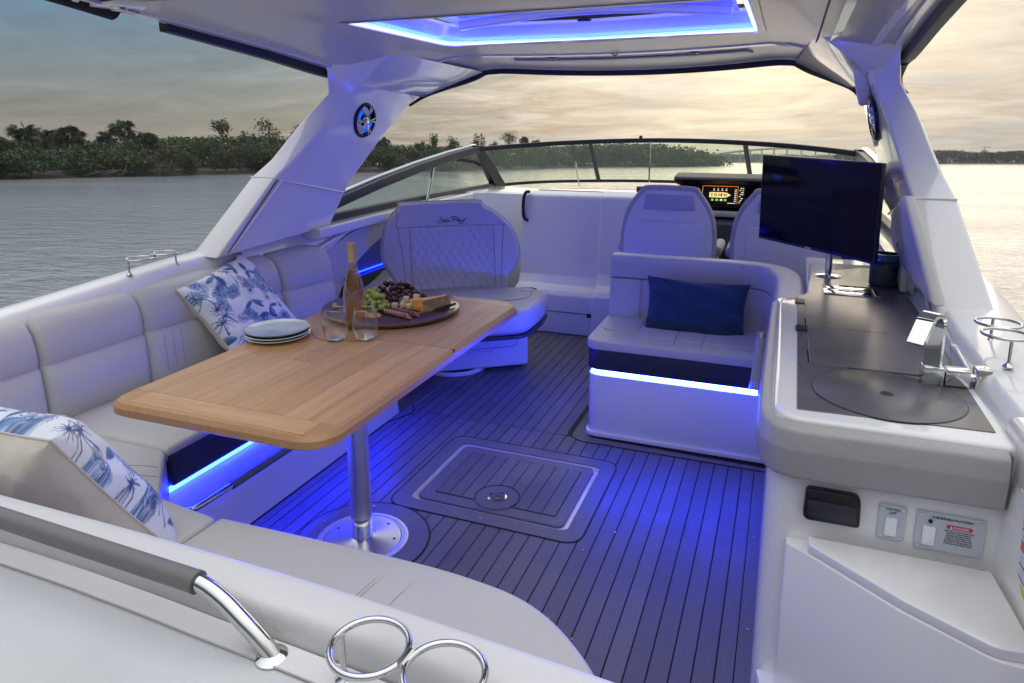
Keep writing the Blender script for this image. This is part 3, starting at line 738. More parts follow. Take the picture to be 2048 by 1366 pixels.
def cup_rings(name, label, c1, c2, z, zb, r, posts, tr=.0045):
    t = thing(name, label, 'cup holder', (c1[0], c1[1], zb), group='stainless twin ring cup holders')
    for c in (c1, c2):
        B().tube([Vector((c[0] + r * math.cos(a), c[1] + r * math.sin(a), z)) for a in [2 * math.pi * i / 48 for i in range(48)]], tr, 12, closed=True).build('ring', 'steel', t)
    m = (Vector((*c1, z)) + Vector((*c2, z))) / 2
    d = Vector((c2[0] - c1[0], c2[1] - c1[1], 0)).normalized(); n = Vector((-d.y, d.x, 0))
    B().tube([m - n * .013, m + n * .013], tr * 1.5, 10).build('bridge', 'steel', t)
    for p in posts:
        B().tube([(p[0], p[1], zb), (p[0], p[1], z)], tr * .95, 12).build('post', 'steel', t)
        B().lathe([(.0125, 0), (.0125, .003), (.008, .007), (.0055, .012)], (p[0], p[1], zb - .001), 18).build('post_foot', 'steel', t)
cup_rings('cup_holder', 'large stainless twin ring cup holder in front of the sun pad', (-.442, .634), (-.336, .630), .858, .790, .0490, [(-.488, .640), (-.33, .575)])
cup_rings('cup_holder', 'stainless twin ring cup holder on the port side deck, before the open water', (-2.455, 2.04), (-2.455, 2.175), .955, .896, .050, [(-2.455, 1.99), (-2.455, 2.225)], .004)
cup_rings('cup_holder', 'stainless twin ring cup holder on the starboard deck near the faucet', (.535, 1.965), (.545, 2.075), .985, .918, .0505, [(.535, 1.915), (.545, 2.125)], .004)

# ------------------------------------------------------------------ dining table and what stands on it
TZ = .72
def table():
    t = thing('dining_table', 'folding teak dining table on a brushed metal pedestal', 'table', (-1.352, 1.93, 0))
    out = rpoly([(-1.782, 1.308), (-1.030, 1.318), (-1.038, 2.70), (-1.115, 2.785), (-1.795, 2.79)], [.075, .11, .015, .015, .08], 8)
    # two leaves meeting at the fold
    yf = 2.085
    def clip(poly, lo, hi):
        r = []
        for i, p in enumerate(poly):
            q = poly[(i + 1) % len(poly)]
            for a, b in ((p, q),):
                ins = lo <= p[1] <= hi
                if ins: r.append(p)
                for yy in (lo, hi):
                    if (p[1] - yy) * (q[1] - yy) < 0:
                        s = (yy - p[1]) / (q[1] - p[1]); r.append((p[0] + (q[0] - p[0]) * s, yy))
        return r
    for lo, hi in ((1.0, yf - .0008), (yf + .0008, 3.0)):
        pl = clip(out, lo, hi)
        b = B(); n = len(pl); c = Vector((sum(p[0] for p in pl) / n, sum(p[1] for p in pl) / n))
        def inset(d):
            res = []
            for p in pl:
                x = p[0] + (d if p[0] < -1.41 else -d) * (1 if abs(p[0] + 1.41) > .30 else 0)
                e = abs(p[1] - yf) < .01
                y = p[1] if e else (p[1] + d if p[1] < 1.5 else (p[1] - d if p[1] > 2.65 else p[1])); res.append((x, y))
            return res
        rings = [[(p[0], p[1], z) for p in inset(d)] for d, z in ((.012, TZ - .045), (.0, TZ - .036), (0, TZ - .016), (.009, TZ - .003), (.018, TZ))]
        b.loft(rings); b.build('leaf', 'teak', t, ang=22)
    # staves of the top and the cross-grained end boards: thin slices just proud of the leaves
    def stave(x0, x1, y0, y1, m):
        B().box(x0, x1, y0, y1, TZ - .002, TZ + .0006).build('stave', m, t, smooth=False)
    xs = [-1.765 + i * .0895 for i in range(9)]
    for i in range(8):
        for y0, y1 in ((1.410, 2.083), (2.087, 2.70)):
            cut = 1.72 + .07 * ((i * 37) % 5) if y0 < 2 else 2.38 + .05 * ((i * 23) % 5)
            stave(xs[i] + .0004, xs[i + 1] - .0004, y0, cut - .0004, 'teak'); stave(xs[i] + .0004, xs[i + 1] - .0004, cut + .0004, y1, 'teak')
    stave(-1.70, -1.10, 1.333, 1.408, 'teak_cross'); stave(-1.71, -1.13, 2.702, 2.765, 'teak_cross')
    # round cover let into the top
    cc = (-1.507, 2.140)
    B().prism(circ(*cc, .1405, 56), TZ - .002, TZ + .0010).build('cover_joint', 'walnut', t, smooth=False)
    B().prism(circ(*cc, .1375, 56), TZ - .002, TZ + .0016).build('round_cover', 'teak', t, smooth=False)
    B().box(-1.79, -1.035, yf - .0012, yf + .0012, TZ - .04, TZ - .001).build('fold_joint', 'walnut', t, smooth=False)
    # pedestal
    x, y = -1.352, 1.93
    B().lathe([(.0385, .095), (.0385, TZ - .06)], (x, y, 0), 36).build('pole', 'pole_alu', t)
    B().lathe([(.0355, .0), (.0355, .098), (.0385, .100)], (x, y, 0), 36).build('lower_sleeve', 'chrome', t)
    B().lathe([(.168, -.002), (.167, .0042), (.158, .0050), (.150, .0030), (.143, .0030)], (x, y, 0), 48).build('socket_rim', 'brushed', t)
    b = B().lathe([(.142, .001), (.139, .0058), (.132, .0062), (.05, .012), (.0365, .016)], (x, y, 0), 48).build('base_plate', 'brushed', t)
    for k in range(7):
        a = 2 * math.pi * k / 7 + .3; B().lathe([(.0055, 0), (.0055, .0015), (0, .0015)], (x + .118 * math.cos(a), y + .118 * math.sin(a), .0066), 10).build('bolt', 'black_plastic', b)
    B().lathe([(.04, TZ - .075), (.09, TZ - .05), (.12, TZ - .046), (0, TZ - .046)], (x, y, 0), 32).build('top_flange', 'brushed', t)
table()

def plates():
    for k, (dx, dy, m, lab) in enumerate(((0, 0, 'plate_rim', 'bottom plate of the small stack on the teak table, pale rim'), (.003, -.002, 'plate_teal', 'middle plate of the small stack on the teak table, dark teal edge'), (-.002, .003, 'plate', 'top plate of the small stack on the table, washed grey green glaze'))):
        z = TZ + .001 + k * .011; x, y = -1.712 + dx, 1.975 + dy
        t = thing('plate', lab, 'plate', (x, y, z), group='stacked plates')
        prof = [(0, 0), (.07, 0), (.075, .002), (.108, .009), (.1155, .0125), (.1165, .0142)]
        B().lathe(prof, (x, y, z), 56).build('dish', 'plate_rim' if k != 1 else 'plate_teal', t)
        B().lathe([(.1165, .0142), (.1145, .0155), (.106, .0128), (.078, .0095), (0, .0092)], (x, y, z), 56).build('glaze', m, t)
        B().lathe([(.1168, .0138), (.1172, .0148), (.1158, .0156)], (x, y, z), 56).build('rim_line', 'plate_rim' if k != 2 else 'jar_dark', t)
plates()
def tumbler(x, y, lab):
    t = thing('wine_glass', lab, 'glass', (x, y, TZ + .002), group='stemless wine glasses')
    o = [(0, 0), (.026, 0), (.033, .004), (.044, .022), (.0485, .045), (.047, .070), (.0415, .096), (.0365, .114)]
    i = [(.0353, .114), (.0402, .096), (.0456, .070), (.0470, .045), (.0425, .024), (.031, .0085), (0, .0075)]
    B().lathe(o + [(.0361, .1148)] + i, (x, y, TZ + .002), 40).build('bowl', 'glass_clear', t)
    B().tube([Vector((x + .0361 * math.cos(a), y + .0361 * math.sin(a), TZ + .1168)) for a in [2 * math.pi * i / 36 for i in range(36)]], .0007, 6, closed=True).build('rim', 'glass_edge', t)
    B().lathe([(0, .0006), (.026, .0006), (.0325, .0045), (.030, .0082), (0, .0072)], (x, y, TZ + .002), 36).build('thick_base', 'glass_edge', t)
tumbler(-1.490, 2.028, 'clear stemless wine glass nearer the plates')
tumbler(-1.392, 2.070, 'clear stemless wine glass beside the serving board')
def bottle():
    x, y, z = -1.500, 2.165, TZ + .0018
    t = thing('wine_bottle', 'tall clear bottle of rose wine with gold capsule on the table', 'bottle', (x, y, z))
    out = [(0, .004), (.030, 0), (.0385, .004), (.0395, .012), (.0405, .06), (.0410, .115), (.0400, .150), (.0345, .185), (.0255, .220), (.0180, .246), (.0145, .262), (.0138, .285), (.0138, .325), (.0152, .327), (.0152, .334), (.0135, .335)]
    inn = [(.0110, .335), (.0112, .285), (.0120, .262), (.0152, .246), (.0226, .220), (.0316, .185), (.0370, .150), (.0380, .115), (.0375, .06), (.0366, .014), (.025, .010), (0, .016)]
    B().lathe(out + inn, (x, y, z), 40).build('glass', 'bottle_glass', t)
    w = [(0, .0168), (.024, .0112), (.0360, .0148), (.0369, .06), (.0374, .115), (.0364, .150), (.0310, .185), (.0220, .220), (.0175, .235), (0, .235)]
    B().lathe(w, (x, y, z), 40).build('wine', 'wine', t)
    B().lathe([(.0149, .262), (.0147, .300), (.0147, .324), (.0160, .326), (.0160, .336), (0, .3365)], (x, y, z), 32).build('capsule', 'capsule', t)
    for a0, h0, h1 in ((R(222), .035, .062), (R(226), .070, .078), (R(219), .082, .086), (R(224), .092, .096)):
        P = [[(x + .0416 * math.cos(a0 + s), y + .0416 * math.sin(a0 + s), z + h) for h in (h0, h1)] for s in (-.12, -.04, .04, .12)]
        B().loft(P, closed=False, cap=False).build('print', 'clear_print', t)
bottle()

BZ = TZ + .002
def board():
    c = (-1.508, 2.445)
    t = thing('serving_board', 'round dark walnut serving board loaded with grapes, cheese and salami', 'board', (*c, BZ))
    B().lathe([(0, 0), (.272, 0), (.284, .006), (.287, .014), (.284, .021), (.276, .0245), (0, .0245)], (*c, BZ), 72).build('disc', 'walnut', t)
    B().lathe([(.2862, .018), (.2868, .0195), (.284, .0225), (.281, .0238)], (*c, BZ), 72).build('rim', 'walnut_rim', t)
board()
FZ = BZ + .025
def blob(b, c, r, n=8, sq=(1, 1, 1)):
    prof = [(r * math.sin(math.pi * i / n), -r * math.cos(math.pi * i / n)) for i in range(n + 1)]
    prof[0] = (0, -r); prof[-1] = (0, r)
    m = Euler((random.random() * 3, random.random() * 3, random.random() * 3)).to_matrix().to_4x4() @ Matrix.Diagonal((*sq, 1))
    b.lathe(prof, c, n + 2, m)
def grapes(name, label, pts, mt, r):
    t = thing(name, label, 'grapes', (*pts[0][:2], FZ))
    for p in pts:
        b = B(); blob(b, p, r * random.uniform(.78, 1.14), 8, (1, 1, random.uniform(1.0, 1.3))); b.build('grape', mt, t)
    s = [Vector(pts[i]) + Vector((0, 0, r * .6)) for i in (0, len(pts) // 2, -1)]
    B().tube(smooth_path(s, 5), .0018, 6).build('stem', 'stem', t)
def heap(cx, cy, rx, ry, h, n, r, rot=0):
    pts = []; tries = 0
    while len(pts) < n and tries < 9000:
        tries += 1
        a = random.random() * 6.283; q = math.sqrt(random.random()); u, v = q * math.cos(a), q * math.sin(a)
        z = FZ + r + max(0, (1 - q ** 2)) * h * random.random() ** .6
        x = cx + rx * u * math.cos(rot) - ry * v * math.sin(rot); y = cy + rx * u * math.sin(rot) + ry * v * math.cos(rot)
        p = (x, y, z)
        if all((Vector(p) - Vector(o)).length > r * 1.55 for o in pts): pts.append(p)
    return pts
grapes('green_grapes', 'bunch of green grapes behind the wine bottle', heap(-1.555, 2.385, .050, .115, .075, 42, .0115, .75), 'grape_green', .0115)
grapes('red_grapes', 'heap of dark red grapes at the back of the serving board', heap(-1.545, 2.545, .125, .075, .070, 64, .0112, .5), 'grape_red', .0112)
o = B(); blob(o, (-1.70, 2.315, BZ + .0115 + .0245), .0115); solo(o.build('grape', 'grape_green'), 'single green grape left of the wine bottle', 'grape', loc=(-1.70, 2.315, BZ + .0245))
def foods():
    # pale cheese cubes
    spots = [(-1.468, 2.405, 0), (-1.440, 2.422, .3), (-1.408, 2.415, .7), (-1.380, 2.425, .2), (-1.452, 2.455, .5), (-1.418, 2.458, 1.1), (-1.428, 2.492, .2), (-1.395, 2.478, .8), (-1.400, 2.515, .4), (-1.365, 2.468, .1)]
    d = B().box(-.0115, .0115, -.0115, .0115, 0, .022, bevel=.0035, seg=2).build('cheese_cube', 'cheese_pale'); first = True
    for k, (x, y, a) in enumerate(spots):
        o = d if first else bpy.data.objects.new('cheese_cube', d.data)
        if not first: COL.objects.link(o)
        first = False
        o.location = (x, y, FZ); o.rotation_euler = (0, 0, a)
        tag(o, 'pale cheese cube in the small pile beside the orange wedge', 'cheese', 'pale cheese cubes')
    for x, y, a in ((-1.432, 2.438, .4), (-1.412, 2.488, .9)):
        o = bpy.data.objects.new('cheese_cube', d.data); COL.objects.link(o); o.location = (x, y, FZ + .0225); o.rotation_euler = (0, 0, a)
        tag(o, 'pale cheese cube in the small pile beside the orange wedge', 'cheese', 'pale cheese cubes')
    # orange marbled wedge
    w = thing('cheese_wedge', 'wedge of orange marbled cheese with brown rind', 'cheese', (-1.34, 2.42, FZ))
    pl = [(-1.388, 2.405), (-1.326, 2.385), (-1.268, 2.515)]
    B().prism(pl, FZ + .001, FZ + .048, bevel=.003).build('paste', 'cheese_orange', w)
    a = Vector((-1.326, 2.385)); b_ = Vector((-1.268, 2.515)); nrm = Vector(((b_ - a).y, -(b_ - a).x)).normalized() * .0035
    B().prism([tuple(a), tuple(a + nrm), tuple(b_ + nrm), tuple(b_)], FZ + .001, FZ + .049).build('rind', 'rind', w)
    # blue cheese crumble at the back
    o = B()
    for k in range(7): blob(o, (-1.325 + random.uniform(-.025, .02), 2.545 + random.uniform(-.02, .02), FZ + random.uniform(.008, .03)), .014, 5, (1, .8, .7))
    solo(o.build('cheese_crumble', 'cheese_pale', smooth=False), 'crumbled pale cheese behind the orange wedge', 'cheese', loc=(-1.325, 2.545, FZ))
    # folded salami slices in two rows
    sl = B(); rings = []
    for s in (-1, 1):
        rings.append([Vector((.026 * math.cos(a), s * .0008 + .006 * math.sin(a) ** 2, .026 * math.sin(a) * .55 + .0145)) for a in [2 * math.pi * i / 20 for i in range(20)]])
    sl.loft(rings); d = sl.build('salami_slice', 'salami'); n = 0
    for row in range(2):
        for k in range(9):
            o = d if n == 0 else bpy.data.objects.new('salami_slice', d.data)
            if n: COL.objects.link(o)
            n += 1
            o.location = (-1.452 + k * .0155 + row * .012, 2.330 - k * .0045 + row * .040, FZ - .002); o.rotation_euler = (R(52), 0, R(-62 + row * 8))
            tag(o, 'thin salami slice lying overlapped at the front of the board', 'salami', 'overlapped salami slices')
    # round crackers
    d = B().lathe([(0, 0), (.027, 0), (.029, .002), (.028, .0045), (0, .005)], n=28).build('cracker', 'cracker')
    for k, (x, y, rx, lab) in enumerate(((-1.515, 2.255, 0, 'round golden cracker seen through the wine glass'), (-1.478, 2.262, .12, 'round golden cracker nearest the salami'), (-1.545, 2.268, .05, 'round golden cracker just behind the wine bottle'))):
        o = d if k == 0 else bpy.data.objects.new('cracker', d.data)
        if k: COL.objects.link(o)
        o.location = (x, y, FZ + .002 * k); o.rotation_euler = (rx, 0, k); tag(o, lab, 'cracker', 'crackers on the board')
    k = thing('cheese_knife', 'small cheese knife with dark handle at the board edge', 'knife', (-1.27, 2.42, FZ))
    B().prism([(-1.345, 2.350), (-1.325, 2.345), (-1.285, 2.420), (-1.295, 2.425)], FZ + .003, FZ + .0045).build('blade', 'steel', k)
    B().tube([(-1.290, 2.420, FZ + .006), (-1.262, 2.47, FZ + .010), (-1.243, 2.515, FZ + .012)], [.0045, .006, .005], 10).build('handle', 'black_plastic', k)
foods()

# ------------------------------------------------------------------ cushions
def print_raster(n, seed):
    rs = random.Random(seed); img = np.empty((n, n, 3)); img[:] = (.70, .72, .78)
    yy, xx = np.mgrid[0:n, 0:n] / n
    def dab(x, y, r, c, a=1.0, soft=.5):
        x0, x1 = max(0, int((x - r) * n)), min(n, int((x + r) * n) + 2); y0, y1 = max(0, int((y - r) * n)), min(n, int((y + r) * n) + 2)
        if x0 >= x1 or y0 >= y1: return
        d = np.hypot(xx[y0:y1, x0:x1] - x, yy[y0:y1, x0:x1] - y) / r
        w = np.clip((1 - d) / soft, 0, 1)[..., None] * a; img[y0:y1, x0:x1] = img[y0:y1, x0:x1] * (1 - w) + np.array(c) * w
    def stroke(p0, p1, p2, r0, r1, c, a=.9):
        L_ = math.dist(p0, p1) + math.dist(p1, p2); k = max(3, int(L_ * n * .9))
        for i in range(k):
            t = i / (k - 1); x = p0[0] * (1 - t) ** 2 + 2 * p1[0] * t * (1 - t) + p2[0] * t * t; y = p0[1] * (1 - t) ** 2 + 2 * p1[1] * t * (1 - t) + p2[1] * t * t
            dab(x, y, max(lerp(r0, r1, t) * .72, .0032), c, a)
    dark, midc, lite = (.020, .055, .20), (.06, .15, .38), (.22, .36, .60)
    def frond(x, y, a, l, bend, c):
        e = (x + l * math.cos(a), y + l * math.sin(a)); m = (x + .5 * l * math.cos(a + bend), y + .5 * l * math.sin(a + bend))
        stroke((x, y), m, e, .006, .003, c)
        for i in range(2, 13):
            t = i / 13; px = x * (1 - t) ** 2 + 2 * m[0] * t * (1 - t) + e[0] * t * t; py = y * (1 - t) ** 2 + 2 * m[1] * t * (1 - t) + e[1] * t * t
            ll = l * .42 * math.sin(math.pi * min(1, t + .12)) + .008
            for s in (-1, 1):
                aa = a + s * (1.0 - .3 * t) - bend * .4; q = (px + ll * math.cos(aa), py + ll * math.sin(aa)); mm = (px + .5 * ll * math.cos(aa - s * .3), py + .5 * ll * math.sin(aa - s * .3))
                stroke((px, py), mm, q, .0055, .003, c if rs.random() < .7 else lite, .85)
    def palm(x, y, h, lean):
        top = (x + lean, y - h); stroke((x, y), (x + lean * .2, y - h * .5), top, .010, .006, midc, .8); stroke((x + .004, y), (x + lean * .2 + .004, y - h * .5), top, .004, .003, dark)
        for i in range(9):
            a = -math.pi / 2 + (i - 4) * .62 + rs.uniform(-.15, .15); l = rs.uniform(.07, .11)
            e = (top[0] + l * math.cos(a), top[1] + l * math.sin(a) + .03); m = (top[0] + .6 * l * math.cos(a), top[1] + .6 * l * math.sin(a) - .03)
            stroke(top, m, e, .009, .003, dark if i % 2 else midc)
    def leaf(x, y, a, l, w, c):
        for i in range(int(l * n)):
            t = i / (l * n); r = w * math.sin(math.pi * t) ** .8 + .002; dab(x + l * t * math.cos(a), y + l * t * math.sin(a), r, c, .5, .6)
        for i in range(1, 9):
            t = i / 9; px, py = x + l * t * math.cos(a), y + l * t * math.sin(a); ll = w * 1.0 * math.sin(math.pi * t)
            for s in (-1, 1): stroke((px, py), (px + ll * .5 * math.cos(a + s * 1.0), py + ll * .5 * math.sin(a + s * 1.0)), (px + ll * math.cos(a + s * .9), py + ll * math.sin(a + s * .9)), .003, .002, dark, .7)
        stroke((x, y), (x + l * .5 * math.cos(a), y + l * .5 * math.sin(a)), (x + l * math.cos(a), y + l * math.sin(a)), .004, .003, dark)
    for k in range(10): dab(rs.random(), rs.random(), rs.uniform(.04, .09), lite, .22, 1)
    cells = [(i, j) for i in range(7) for j in range(7)]; rs.shuffle(cells)
    for k, (i, j) in enumerate(cells):
        x, y = (i + rs.uniform(.2, .8)) / 7, (j + rs.uniform(.2, .8)) / 7; w = k % 5
        if w in (0, 3):
            a = rs.random() * 6.28
            for q in range(rs.choice((3, 5))): frond(x, y, a + (q - 1.5) * .75, rs.uniform(.10, .15), rs.uniform(-.5, .5), dark if q % 2 else midc)
        elif w == 1: palm(x, y + .07, rs.uniform(.10, .15), rs.uniform(-.05, .05))
        elif w == 2:
            for q in range(3): leaf(x, y, rs.random() * 6.28, rs.uniform(.10, .15), rs.uniform(.018, .028), midc if q else lite)
        else:
            for q in range(11): a = q * .571; stroke((x, y), (x + .025 * math.cos(a), y + .025 * math.sin(a)), (x + .05 * math.cos(a + .25), y + .05 * math.sin(a + .25)), .007, .003, dark)
    return img
def pillow(name, label, w, h, th, m, front, back, n=90, seed=1, img=None, flange=0, pw=.42):
    t = thing(name, label, 'cushion', m.translation[:]); t.rotation_euler = m.to_euler()
    rs = random.Random(seed); ph = [(rs.uniform(3, 9), rs.uniform(3, 9), rs.uniform(0, 6), rs.uniform(.15, 1)) for _ in range(5)]
    def side(sg, k):
        b = B(); g = []
        for i in range(k + 1):
            row = []
            for j in range(k + 1):
                u, v = i / k * 2 - 1, j / k * 2 - 1
                u = math.copysign(abs(u) ** .9, u); v = math.copysign(abs(v) ** .9, v)
                x = w / 2 * u * (1 - .075 * (1 - v * v) * u * u); z = h / 2 * v * (1 - .075 * (1 - u * u) * v * v)
                e = max((1 - u * u) * (1 - v * v), 0); d = th / 2 * e ** pw
                wr = sum(q[3] * math.sin(q[0] * u + q[1] * v + q[2]) for q in ph) * .0055 * min(1, e * 6) * (.4 + (u * u + v * v) * .7)
                rad = math.atan2(v, u); wr += .0042 * math.sin(rad * 19 + 2 * math.sin(rad * 3)) * min(1, e * 9) * max(0, math.hypot(u, v) - .45)
                row.append(b.bm.verts.new((x, -sg * (d + (wr if e > 1e-4 else 0)), z)))
            g.append(row)
        for i in range(k):
            for j in range(k): b.face([g[i][j], g[i + 1][j], g[i + 1][j + 1], g[i][j + 1]])
        return b
    k = 210 if img is not None else n
    o = side(1, k).build('front_cover', front, t, local=True)
    if img is not None:
        me = o.data; at = me.color_attributes.new('print', 'FLOAT_COLOR', 'POINT'); co = np.empty(len(me.vertices) * 3); me.vertices.foreach_get('co', co); co = co.reshape(-1, 3)
        N_ = img.shape[0]; U = np.clip((co[:, 0] / w + .5) * .98 * N_, 0, N_ - 1).astype(int); V = np.clip((.5 - co[:, 2] / h) * .98 * N_, 0, N_ - 1).astype(int)
        c = np.ones((len(co), 4)); c[:, :3] = img[V, U]; at.data.foreach_set('color', c.ravel())
    side(-1, n).build('back_cover', back, t, local=True)
    edge = []
    for q in range(4):
        for i in range(24):
            s = i / 24 * 2 - 1; u, v = ((s, -1), (1, s), (-s, 1), (-1, -s))[q]
            edge.append(Vector((w / 2 * u * (1 - .075 * (1 - v * v) * u * u), 0, h / 2 * v * (1 - .075 * (1 - u * u) * v * v))))
    if flange: B().sweep(edge, [(0, -.0012), (flange, -.0008), (flange, .0008), (0, .0012)], loop=True, up=(0, 1, 0)).build('flange', front, t, local=True)
    else: B().tube(edge, .003, 8, closed=True).build('piping', back, t, local=True)
    return t
def pose(c, rx, ry, rz): return Matrix.Translation(c) @ (Matrix.Rotation(rz, 4, 'Z') @ Matrix.Rotation(ry, 4, 'Y') @ Matrix.Rotation(rx, 4, 'X'))
IMG = print_raster(420, 11); IMG2 = print_raster(420, 5)
pillow('throw_pillow', 'square blue palm print pillow leaning on the port settee back', .46, .46, .17, pose((-2.262, 2.395, .665), -.608, -.177, 1.706), 'palm_print', 'linen_cream', img=IMG, seed=3)
pillow('throw_pillow', 'blue palm print pillow with cream back in the near left corner', .50, .50, .25, pose((-1.640, 1.055, .615), -.54, .05, 3.07), 'palm_print', 'linen_cream', img=IMG2, seed=4, pw=.36)
pillow('lumbar_pillow', 'rectangular navy linen pillow on the starboard bench', .49, .29, .13, pose((-.362, 3.375, .600), -.22, R(1.5), R(3)), 'navy_linen', 'navy_linen', seed=8, flange=.014, n=110, pw=.5)

# ------------------------------------------------------------------ swivel companion seat (turned 36 degrees)
def swivel_seat():
    a = math.atan2(.587, .809)
    t = thing('swivel_seat', 'double swivel seat with diamond quilted back near the companionway', 'seat', (-1.378, 3.776, 0), a)
    K = dict(parent=t, local=True)
    B().box(-.76, .023, .078, .52, .018, .335, bevel=.02, seg=3).build('base', 'gelcoat', **K)
    B().lathe([(.21, 0), (.21, .012), (.20, .022)], (-.42, .25, 0), 40).build('swivel_disc', 'gel_smooth', **K)
    # door let into the front of the base
    ol = rrect(-.69, -.045, .150, .30, .04, 6)
    d = B().prism(ol, .074, .084, 'y', bevel=.002).build('locker_door', 'gelcoat', **K)
    B().tube([Vector((p[0], .0755, p[1])) for p in ol], .0022, 6, closed=True).build('door_gasket', 'seam', parent=d, local=True)
    lab = B().box(-.385, -.185, .0768, .0776, .1245, .1385).build('warning_strip', 'label_white', **K)
    text('DO NOT OBSTRUCT OR SIT ON TABLE', .0095, wm(t) @ frame((-.285, .0764, .1315), (1, 0, 0), (0, 0, 1)), 'lettering', 'red_ink', lab)
    # seat with rounded nose and flared ends
    out = rpoly([(-1.02, .36), (-1.0, .02), (-.86, -.235), (-.08, -.255), (.085, -.02), (.175, .16), (.10, .36)], [.08, .10, .12, .16, .12, .08, .08], 6)
    B().prism(out, .300, .318, bevel=.004).build('seat_pan', 'charcoal', **K)
    B().prism([(p[0] * .995, p[1] * .99) for p in out], .316, .462, bevel=.045, seg=5).build('seat_cushion', 'vinyl', **K)
    B().tube(smooth_path([(-.98, .03, .4635), (-.5, -.005, .4645), (-.1, .0, .4635), (.02, .06, .463), (.075, .2, .462)], 6), .0016, 6).build('stitch', 'seam', **K)
    B().lathe([(.055, 0), (.052, -.02), (.04, -.03), (0, -.032)], (.065, .235, .4635), 24).build('arm_recess', 'charcoal', **K)
    # back: outline measured on the leaning plane
    bt = .14
    pts = [(-.735, .36), (-.752, .50), (-.775, .56), (-.826, .66), (-.832, .74), (-.812, .85), (-.765, .935), (-.722, .975), (-.712, 1.00), (-.690, 1.012), (-.39, 1.018), (-.205, 1.015), (-.185, 1.003), (-.170, .978), (-.105, .945), (-.015, .865), (.035, .77), (.052, .69), (.045, .63), (.0, .56), (-.03, .51), (-.045, .36)]
    pts = [(v.x, v.y) for v in smooth_path([(p[0], p[1], 0) for p in pts], 3)]
    def lean(x, y, z): return Vector((x, .352 + (z - .47) * bt + y, z))
    b = B(); f0 = b.verts([lean(x, .02, z) for x, z in pts]); 
    cx, cz = -.39, .70
    def ins(k, y): return [lean(cx + (x - cx) * (1 - k), y, cz + (z - cz) * (1 - k)) for x, z in pts]
    B().loft([ins(.03, .085), ins(.0, .07), ins(.0, .02), ins(.012, .006), ins(.045, -.004)]).build('back_shell', 'vinyl', **K)
    B().tube([lean(x, .02, z) for x, z in pts], .0055, 8).build('piping', 'vinyl_edge', **K)
    # quilted panel with real diamonds
    g = B(); nx, nz = 84, 62; G = []
    x0, x1, z0, z1 = -.648, -.125, .470, .858
    for i in range(nx + 1):
        row = []
        for j in range(nz + 1):
            u, v = i / nx, j / nz; x = lerp(x0, x1, u); z = lerp(z0, z1, v)
            p, q = (x / .052 + z / .088), (x / .052 - z / .088)
            dm = min(abs(p - round(p)), abs(q - round(q)))
            puff = .013 * min(1, dm / .5) ** .55
            e = min(u, 1 - u, v, 1 - v); puff *= min(1, e / .012)
            row.append(g.bm.verts.new(lean(x, -.0045 - puff, z)))
        G.append(row)
    for i in range(nx):
        for j in range(nz): g.face([G[i][j], G[i + 1][j], G[i + 1][j + 1], G[i][j + 1]])
    g.build('quilted_panel', 'vinyl', ang=80, **K)
    for P in ([(-.735, .862), (-.40, .866), (-.045, .862)], [(-.728, .862), (-.70, .66), (-.69, .47)], [(-.052, .862), (-.072, .66), (-.08, .47)], [(-.735, .862), (-.728, .98)], [(-.655, .858), (-.655, .47)], [(-.12, .858), (-.12, .47)]):
        B().tube([lean(x, -.0048, z) for x, z in P], .0016, 6).build('stitch', 'seam', **K)
    # embroidered script
    S = [[(-.470, .900), (-.478, .893), (-.468, .887), (-.452, .887), (-.447, .896), (-.456, .902), (-.462, .909), (-.456, .916), (-.445, .917)],
         [(-.445, .893), (-.434, .898), (-.432, .904), (-.438, .904), (-.441, .896), (-.436, .890), (-.424, .893)],
         [(-.411, .903), (-.420, .902), (-.422, .893), (-.414, .890), (-.408, .901), (-.408, .891), (-.400, .892)],
         [(-.385, .888), (-.380, .900), (-.372, .917)], [(-.396, .908), (-.392, .918), (-.370, .921), (-.350, .918), (-.348, .909), (-.360, .904), (-.376, .903)], [(-.366, .904), (-.354, .892), (-.346, .890)],
         [(-.334, .903), (-.343, .902), (-.345, .893), (-.338, .890), (-.332, .901), (-.331, .891), (-.324, .892)],
         [(-.322, .903), (-.318, .893), (-.309, .894), (-.304, .905), (-.312, .886), (-.324, .877), (-.338, .877), (-.344, .882)], [(-.304, .905), (-.288, .910)]]
    for s in S:
        B().tube([lean(v.x, -.006, v.y) for v in smooth_path([(p[0], p[1], 0) for p in s], 4)], .0020, 6).build('embroidery', 'ink', **K)
    B().tube([(-.38, .40, .18), (-.38, .47, .40)], .05, 16).build('back_post', 'gel_smooth', **K)
    return t
swivel_seat()

